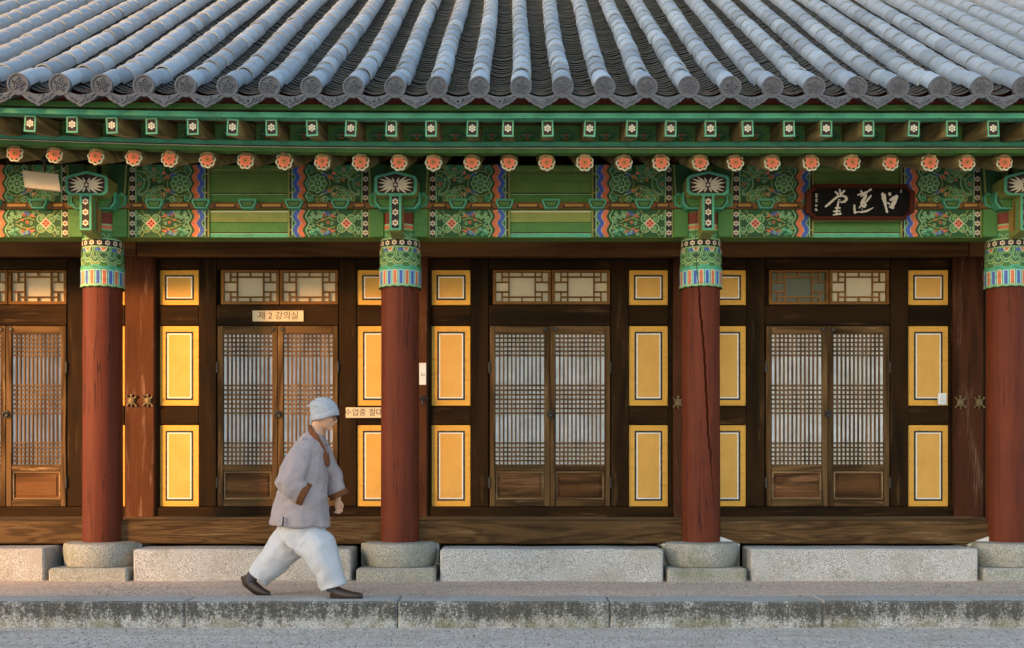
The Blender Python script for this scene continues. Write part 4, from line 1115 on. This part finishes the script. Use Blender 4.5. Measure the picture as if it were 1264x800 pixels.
# ------------------------------------------------------------------ the walking person
YPER = -1.50; DP = YPER-CYW
def q3(px, py, y=0.0): return ((px-CX)*DP/F, YPER+y, CH+(HY-py)*DP/F)
per = tag(empty('person', (q3(372,737)[0], YPER, 0)), 'person walking right in grey knit cap, mauve-grey jacket with brown cuffs and pale baggy trousers', 'person')
PO = Vector(per.location)
def rel_(p): return tuple(Vector(p)-PO)
pm_ = 1/DP*F
def remesh(mb, name, mat, vox=.010, sm=6, disp=None, smooth=True):
    o = mb.build(name, mat, per, 180)
    r = o.modifiers.new('r', 'REMESH'); r.mode = 'VOXEL'; r.voxel_size = vox; r.use_smooth_shade = True
    s_ = o.modifiers.new('s', 'SMOOTH'); s_.iterations = sm; s_.factor = .5
    if disp:
        tx = bpy.data.textures.new('creases', 'MARBLE'); tx.noise_scale = .16; tx.turbulence = 9; tx.noise_depth = 1; tx.marble_type = 'SHARP'
        d = o.modifiers.new('c', 'DISPLACE'); d.texture = tx; d.strength = .010; d.mid_level = .5; d.texture_coords = 'LOCAL'
        s2 = o.modifiers.new('s2', 'SMOOTH'); s2.iterations = 2
    for sc, st in (disp or []):
        tx = bpy.data.textures.new('folds', 'CLOUDS'); tx.noise_scale = sc; tx.noise_depth = 1
        d = o.modifiers.new('d', 'DISPLACE'); d.texture = tx; d.strength = st; d.mid_level = .5; d.texture_coords = 'LOCAL'
    return o
def L3(mb, pts, n=20):    # loft of ellipses: (px, py, y, half width across the path in m, half width sideways in m)
    P = [Vector(rel_(q3(a,b,c))) for a,b,c,_,_ in pts]; lat = Vector((0,1,0)); b0 = len(mb.v)
    for i, p in enumerate(P):
        t_ = P[min(i+1,len(P)-1)] - P[max(i-1,0)]; t_.y = 0; t_.normalize(); c_ = t_.cross(lat)
        for k in range(n):
            th = 2*math.pi*k/n; mb.v.append(tuple(p + c_*math.cos(th)*pts[i][3] + lat*math.sin(th)*pts[i][4]))
    for i in range(len(P)-1):
        for k in range(n):
            k2 = (k+1)%n; mb.f.append([b0+i*n+k, b0+i*n+k2, b0+(i+1)*n+k2, b0+(i+1)*n+k]); mb.m.append(0)
    mb.f.append([b0+k for k in range(n)][::-1]); mb.f.append([b0+(len(P)-1)*n+k for k in range(n)]); mb.m += [0,0]
    return mb
t = NT('skin', .55, .35); n = t.noise(t.rco, 30, 4); t.color(t.mix(n, (.50,.26,.15,1), (.62,.34,.21,1)))
t.b.inputs['Subsurface Weight'].default_value = .12; t.b.inputs['Subsurface Radius'].default_value = (.01,.004,.002); M_SKIN = t.mat
def cloth(name, col, line=0.0, var=.12):
    t = NT(name, .92, .1); n = t.noise(t.rco, 6, 4, .6); wv_ = t.noise(t.rco, 260, 2, .5)
    c = t.mix(n, mul(col,1-var), mul(col,1+var))
    if line:
        x = t.xyz(t.obj); s_ = t.math('ADD', t.math('MULTIPLY', t.math('SINE', t.math('MULTIPLY', t.math('ADD', x[2], t.math('MULTIPLY', x[0], .25)), 520)), .5), .5)
        c = t.mix(t.math('MULTIPLY', s_, line), c, mul(col,.6)); t.bump(t.math('ADD', s_, wv_), .4, .003)
    else: t.bump(wv_, .35, .002)
    t.color(c); return t.mat
M_JACK = cloth('mauve_grey_cotton', (.36,.295,.285,1), .35); M_TROU = cloth('pale_blue_grey_cotton', (.49,.475,.475,1)); M_BROWN = cloth('brown_trim', (.17,.062,.025,1))
M_HAT = cloth('grey_knit', (.40,.40,.41,1), .3); M_SHOE = plain('brown_leather', (.045,.026,.016,1), .4, .45, .4, 18); M_SOLE = plain('dark_sole', (.02,.016,.012,1), .7); M_SOCK = cloth('dark_sock', (.07,.065,.075,1))
# body: head with face, neck, trunk, arms with hands, legs
b = MB()
hd = Euler((0, R(12), 0)).to_matrix()
hc = rel_(q3(400.5,511))
def hp(x, y, z): return tuple(Vector(hc) + hd @ Vector((x, y, z)))
b.ball(hc, (.098,.076,.115), 24, 16, 0, hd)
b.ball(hp(.022,0,-.062), (.066,.058,.062), 16, 12, 0, hd); b.ball(hp(.062,0,-.108), (.026,.028,.020), 12, 8, 0, hd)
b.ball(hp(.096,0,-.030), (.016,.013,.024), 10, 8, 0, hd); b.ball(hp(.107,0,-.042), (.013,.012,.010), 10, 8, 0, hd); b.ball(hp(.086,0,.012), (.016,.045,.012), 10, 8, 0, hd)
b.ball(hp(.084,0,-.070), (.016,.024,.008), 10, 6, 0, hd); b.ball(hp(.082,0,-.082), (.016,.022,.008), 10, 6, 0, hd)
for s_ in (-1,1):
    b.ball(hp(-.006,s_*.074,-.022), (.018,.008,.030), 10, 8, 0, hd); b.ball(hp(.066,s_*.036,-.042), (.022,.018,.020), 10, 8, 0, hd)
L3(b, [(394,520,0,.052,.050),(391,533,0,.056,.056),(388,542,0,.075,.09)], 16)
L3(b, [(387,547,0,.06,.09),(382,562,0,.09,.13),(378,590,0,.10,.13),(374,620,0,.10,.13),(372,650,0,.12,.15),(372,668,0,.10,.14)], 18)
L3(b, [(385,553,-.10,.05,.05),(366,592,-.20,.042,.042),(376,602,-.19,.032,.032),(377,603,-.19,.028,.020)], 12)
L3(b, [(389,553,.10,.05,.05),(403,588,.19,.042,.042),(412,612,.18,.030,.030),(413,620,.17,.027,.020)], 12)
L3(b, [(374,660,.09,.085,.085),(345,690,.10,.060,.060),(309,712,.10,.042,.042),(306,722,.10,.036,.036)], 12)
L3(b, [(380,660,-.09,.085,.085),(402,692,-.10,.060,.060),(413,722,-.10,.042,.042),(414,731,-.10,.036,.036)], 12)
def hand(wx, wy, yy, dirx, curl):
    L3(b, [(wx,wy,yy,.026,.016),(wx+1.0*dirx,wy+4,yy,.036,.017),(wx+1.5*dirx,wy+9,yy,.036,.016)], 10)
    for f_, (ox, ln) in enumerate(((3.6,1.0),(1.4,1.1),(-.9,1.02),(-3.1,.85))):
        x0 = wx+1.5*dirx+ox; z0 = wy+9
        pts = [(x0,z0,yy,.0088,.0088),(x0+.6*dirx,z0+4.2*ln,yy-.006,.0085,.0085),(x0-1.6*curl,z0+6.6*ln,yy-.024,.0080,.0080),(x0-3.0*curl,z0+5.6*ln,yy-.036,.0070,.0070)]
        L3(b, pts, 8)
    L3(b, [(wx+4.5*dirx,wy+2,yy-.004,.011,.011),(wx+7.2*dirx,wy+6,yy-.022,.010,.010),(wx+6.4*dirx,wy+10,yy-.034,.0085,.0085)], 8)
hand(412.5, 619, .175, 1, 1.0); hand(370, 596, -.205, 1, 1.0)
remesh(b, 'body', M_SKIN, .0065, 2)
# trousers
b = MB()
L3(b, [(373,642,0,.165,.16),(374,652,0,.186,.178),(374,668,0,.20,.18),(370,678,0,.15,.15)], 24)
L3(b, [(366,658,.05,.165,.15),(352,674,.08,.150,.15),(336,691,.10,.124,.125),(324,705,.10,.106,.10),(314.5,715.5,.10,.100,.095)], 24)
L3(b, [(379,664,-.05,.150,.15),(396,676,-.08,.148,.145),(404,695,-.10,.126,.125),(410,711,-.10,.108,.105),(414.5,723,-.10,.102,.10)], 24)
remesh(b, 'trousers', M_TROU, .009, 2, [(.20,.030),(.07,.012)])
# jacket
b = MB()
L3(b, [(390,533,0,.060,.075),(387.5,540,0,.090,.125),(384,551,0,.135,.18),(380,568,0,.165,.19),(377,590,0,.178,.19),(373.5,615,0,.205,.20),(371,636,0,.230,.215),(370.5,649,0,.240,.222)], 28)
L3(b, [(386,545,-.10,.070,.06),(377,560,-.165,.092,.072),(368,580,-.215,.105,.075),(364,594,-.23,.112,.075),(370,603,-.222,.100,.075),(379,608,-.200,.088,.068)], 20)
L3(b, [(391,546,.10,.070,.065),(397,568,.165,.080,.07),(405,590,.20,.085,.072),(413,610,.185,.074,.064)], 20)
jk = remesh(b, 'jacket', M_JACK, .010, 5, [(.17,.032),(.06,.014)])
# trims: cuffs, collar bands, hem seam
b = MB(); L3(b, [(378,607.6,-.203,.096,.076),(384,610.5,-.183,.096,.076)], 24)
b.build('cuff', M_BROWN, per, 40)
b = MB(); L3(b, [(412.2,608.5,.192,.084,.074),(415,614.5,.182,.084,.074)], 24); b.build('cuff', M_BROWN, per, 40)
b = MB()
for s_ in (-1, 1):
    P_ = [(383,529,s_*.035),(387,534,s_*.082),(393,541,s_*.098),(398,550,s_*.085),(402.5,562,s_*.050),(405,574,-.012)]
    b.tube([rel_(q3(*a)) for a in P_], [(.017,.030)]*6, 12)
b.tube([rel_(q3(383.5,529,-.04)), rel_(q3(382,528.6,0)), rel_(q3(383.5,529,.04))], [(.017,.030)]*3, 12)
remesh(b, 'collar', M_BROWN, .007, 2)
b = MB(); b.tube([rel_(q3(357,636,-.223)), rel_(q3(356.5,647,-.232))], [(.006,.016)]*2, 8); b.build('side_vent', M_SOCK, per, 40)
# cap
b = MB(); hr = Euler((0, R(-13), 0)).to_matrix()
cc_ = Vector(rel_(q3(399.5,506)))
def cp3(x, y, z): return tuple(cc_ + hr @ Vector((x, y, z)))
prof = [(.108,-.066,.090),(.113,-.045,.094),(.115,-.015,.096),(.110,.025,.092),(.096,.060,.080),(.072,.084,.060),(.042,.096,.034),(.012,.100,.010)]
bb = len(b.v); nq = 28
for a_, z_, c_ in prof:
    for kk in range(nq):
        th = 6.283*kk/nq; b.v.append(cp3(a_*math.cos(th)-.010*(z_ > .05), c_*math.sin(th), z_+.006*math.sin(2*th+z_*30)))
for j in range(len(prof)-1):
    for kk in range(nq): k2 = (kk+1)%nq; b.f.append([j*nq+kk, j*nq+k2, (j+1)*nq+k2, (j+1)*nq+kk]); b.m.append(0)
b.f.append([(len(prof)-1)*nq+kk for kk in range(nq)]); b.m.append(0)
b.tube([cp3(0.112*math.cos(6.283*kk/24), .094*math.sin(6.283*kk/24), -.052+.004*math.sin(kk)) for kk in range(25)], [(.007,.020)]*25, 10, cap=False)
b.tube([cp3(.107*math.cos(a)-.008, .090*math.sin(a), .030-.03*math.cos(a)) for a in [6.283*kk/24 for kk in range(25)]], [(.008,.010)]*25, 8, cap=False)
o = b.build('cap', M_HAT, per, 180)
sm_ = o.modifiers.new('s','SUBSURF'); sm_.levels = 1; sm_.render_levels = 2
tx = bpy.data.textures.new('knit_folds','CLOUDS'); tx.noise_scale = .09; d = o.modifiers.new('d','DISPLACE'); d.texture = tx; d.strength = .022; d.texture_coords = 'LOCAL'
# spectacles
b = MB()
for s_ in (-1,1):
    b.tube([hp(.098+.004*math.cos(a), s_*.034+.024*math.cos(a), -.016+.018*math.sin(a)) for a in [6.283*kk/16 for kk in range(17)]], .0028, 6, cap=False)
    b.tube([hp(.094,s_*.058,-.012), hp(.03,s_*.078,-.010), hp(-.010,s_*.080,-.006)], .0026, 6)
b.tube([hp(.102,-.012,-.014), hp(.104,.012,-.014)], .0028, 6); b.build('spectacles', M_IRON, per, 60)
for s_ in (-1,1):
    b = MB(); b.ball(hp(.086,s_*.033,-.014), (.008,.011,.006), 10, 6, 0, hd); b.build('eye', M_IRON, per, 180)
    b = MB(); b.tube([hp(.088,s_*.018,.006), hp(.086,s_*.040,.010), hp(.074,s_*.056,.004)], [.003,.004,.002], 6); b.build('eyebrow', M_SOCK, per, 60)
b = MB(); b.tube([hp(.090,-.020,-.076), hp(.098,0,-.075), hp(.090,.020,-.076)], [.002,.003,.002], 6); b.build('mouth', M_BROWN, per, 60)
# shoes and socks
def shoe(pts, sole):
    b = MB(); L3(b, pts, 16); o = remesh(b, 'shoe', M_SHOE, .006, 3)
    b = MB(); L3(b, sole, 16); s2 = b.build('sole', M_SOLE, None, 60); s2.parent = o; return o
shoe([(300,711,.10,.050,.042),(303,720,.10,.056,.044),(310,726.5,.10,.048,.046),(319,731.5,.10,.036,.048),(326,734,.10,.026,.042),(330,734.6,.10,.016,.028)], [(296.5,714,.10,.012,.040),(302,725,.10,.011,.044),(310,733,.10,.010,.046),(318,736.6,.10,.009,.049),(330,737.3,.10,.008,.036)])
shoe([(411,728,-.10,.046,.040),(417,729.5,-.10,.056,.044),(425,731.5,-.10,.044,.046),(436,733,-.10,.034,.050),(445,733.4,-.10,.027,.044),(449.5,733.5,-.10,.016,.028)], [(409.5,737.6,-.10,.012,.040),(418,738.0,-.10,.010,.044),(428,738.2,-.10,.009,.048),(438,737.6,-.10,.009,.051),(449.5,735.8,-.10,.008,.036)])
b = MB(); L3(b, [(320,702,.10,.050,.050),(307,714,.10,.049,.049),(304,721,.10,.046,.046)], 14); b.build('sock', M_SOCK, per, 60); b = MB(); L3(b, [(413,716,-.10,.045,.045),(413,729,-.10,.046,.046)], 14); b.build('sock', M_SOCK, per, 60)

# ------------------------------------------------------------------ added out-of-view sun blocker, keeps the warm sun to the left of the facade
az = R(SUN_AZ); d_ = 24; cxw = -3.3
oh = tag(empty('sun_blocker', (cxw+d_*math.sin(az), 1-d_*math.cos(az), -.21)), 'tall unseen two-tier pavilion with tiled roofs across the courtyard', 'blocker')
oh.rotation_euler = (0, 0, az)
M_BLOCKER = plain('blocker_brown', (.16,.07,.04,1), .85)
MB().box(1.0, 11.5, -2.2, 2.2, 0, 5.2, .02).build('blocker_lower', M_BLOCKER, oh)
MB().box(1.2, 11.3, -2, 2, 5.9, 13.0, .02).build('blocker_upper', M_BLOCKER, oh)
for z_, top in ((5.2, 0), (13.0, 1)):
    MB().prism([(-3.3,-.25),(3.3,-.25),(3.3,-.05),(2.05,.7),(-2.05,.7),(-3.3,-.05)] if not top else [(-3.3,-.25),(3.3,-.25),(3.3,-.05),(.2,2.4),(-.2,2.4),(-3.3,-.05)], 0, 12.5, M=Matrix.Translation((12.5,0,z_)) @ Euler((0,0,R(90))).to_matrix().to_4x4()).build('blocker_roof', M_TILE, oh)
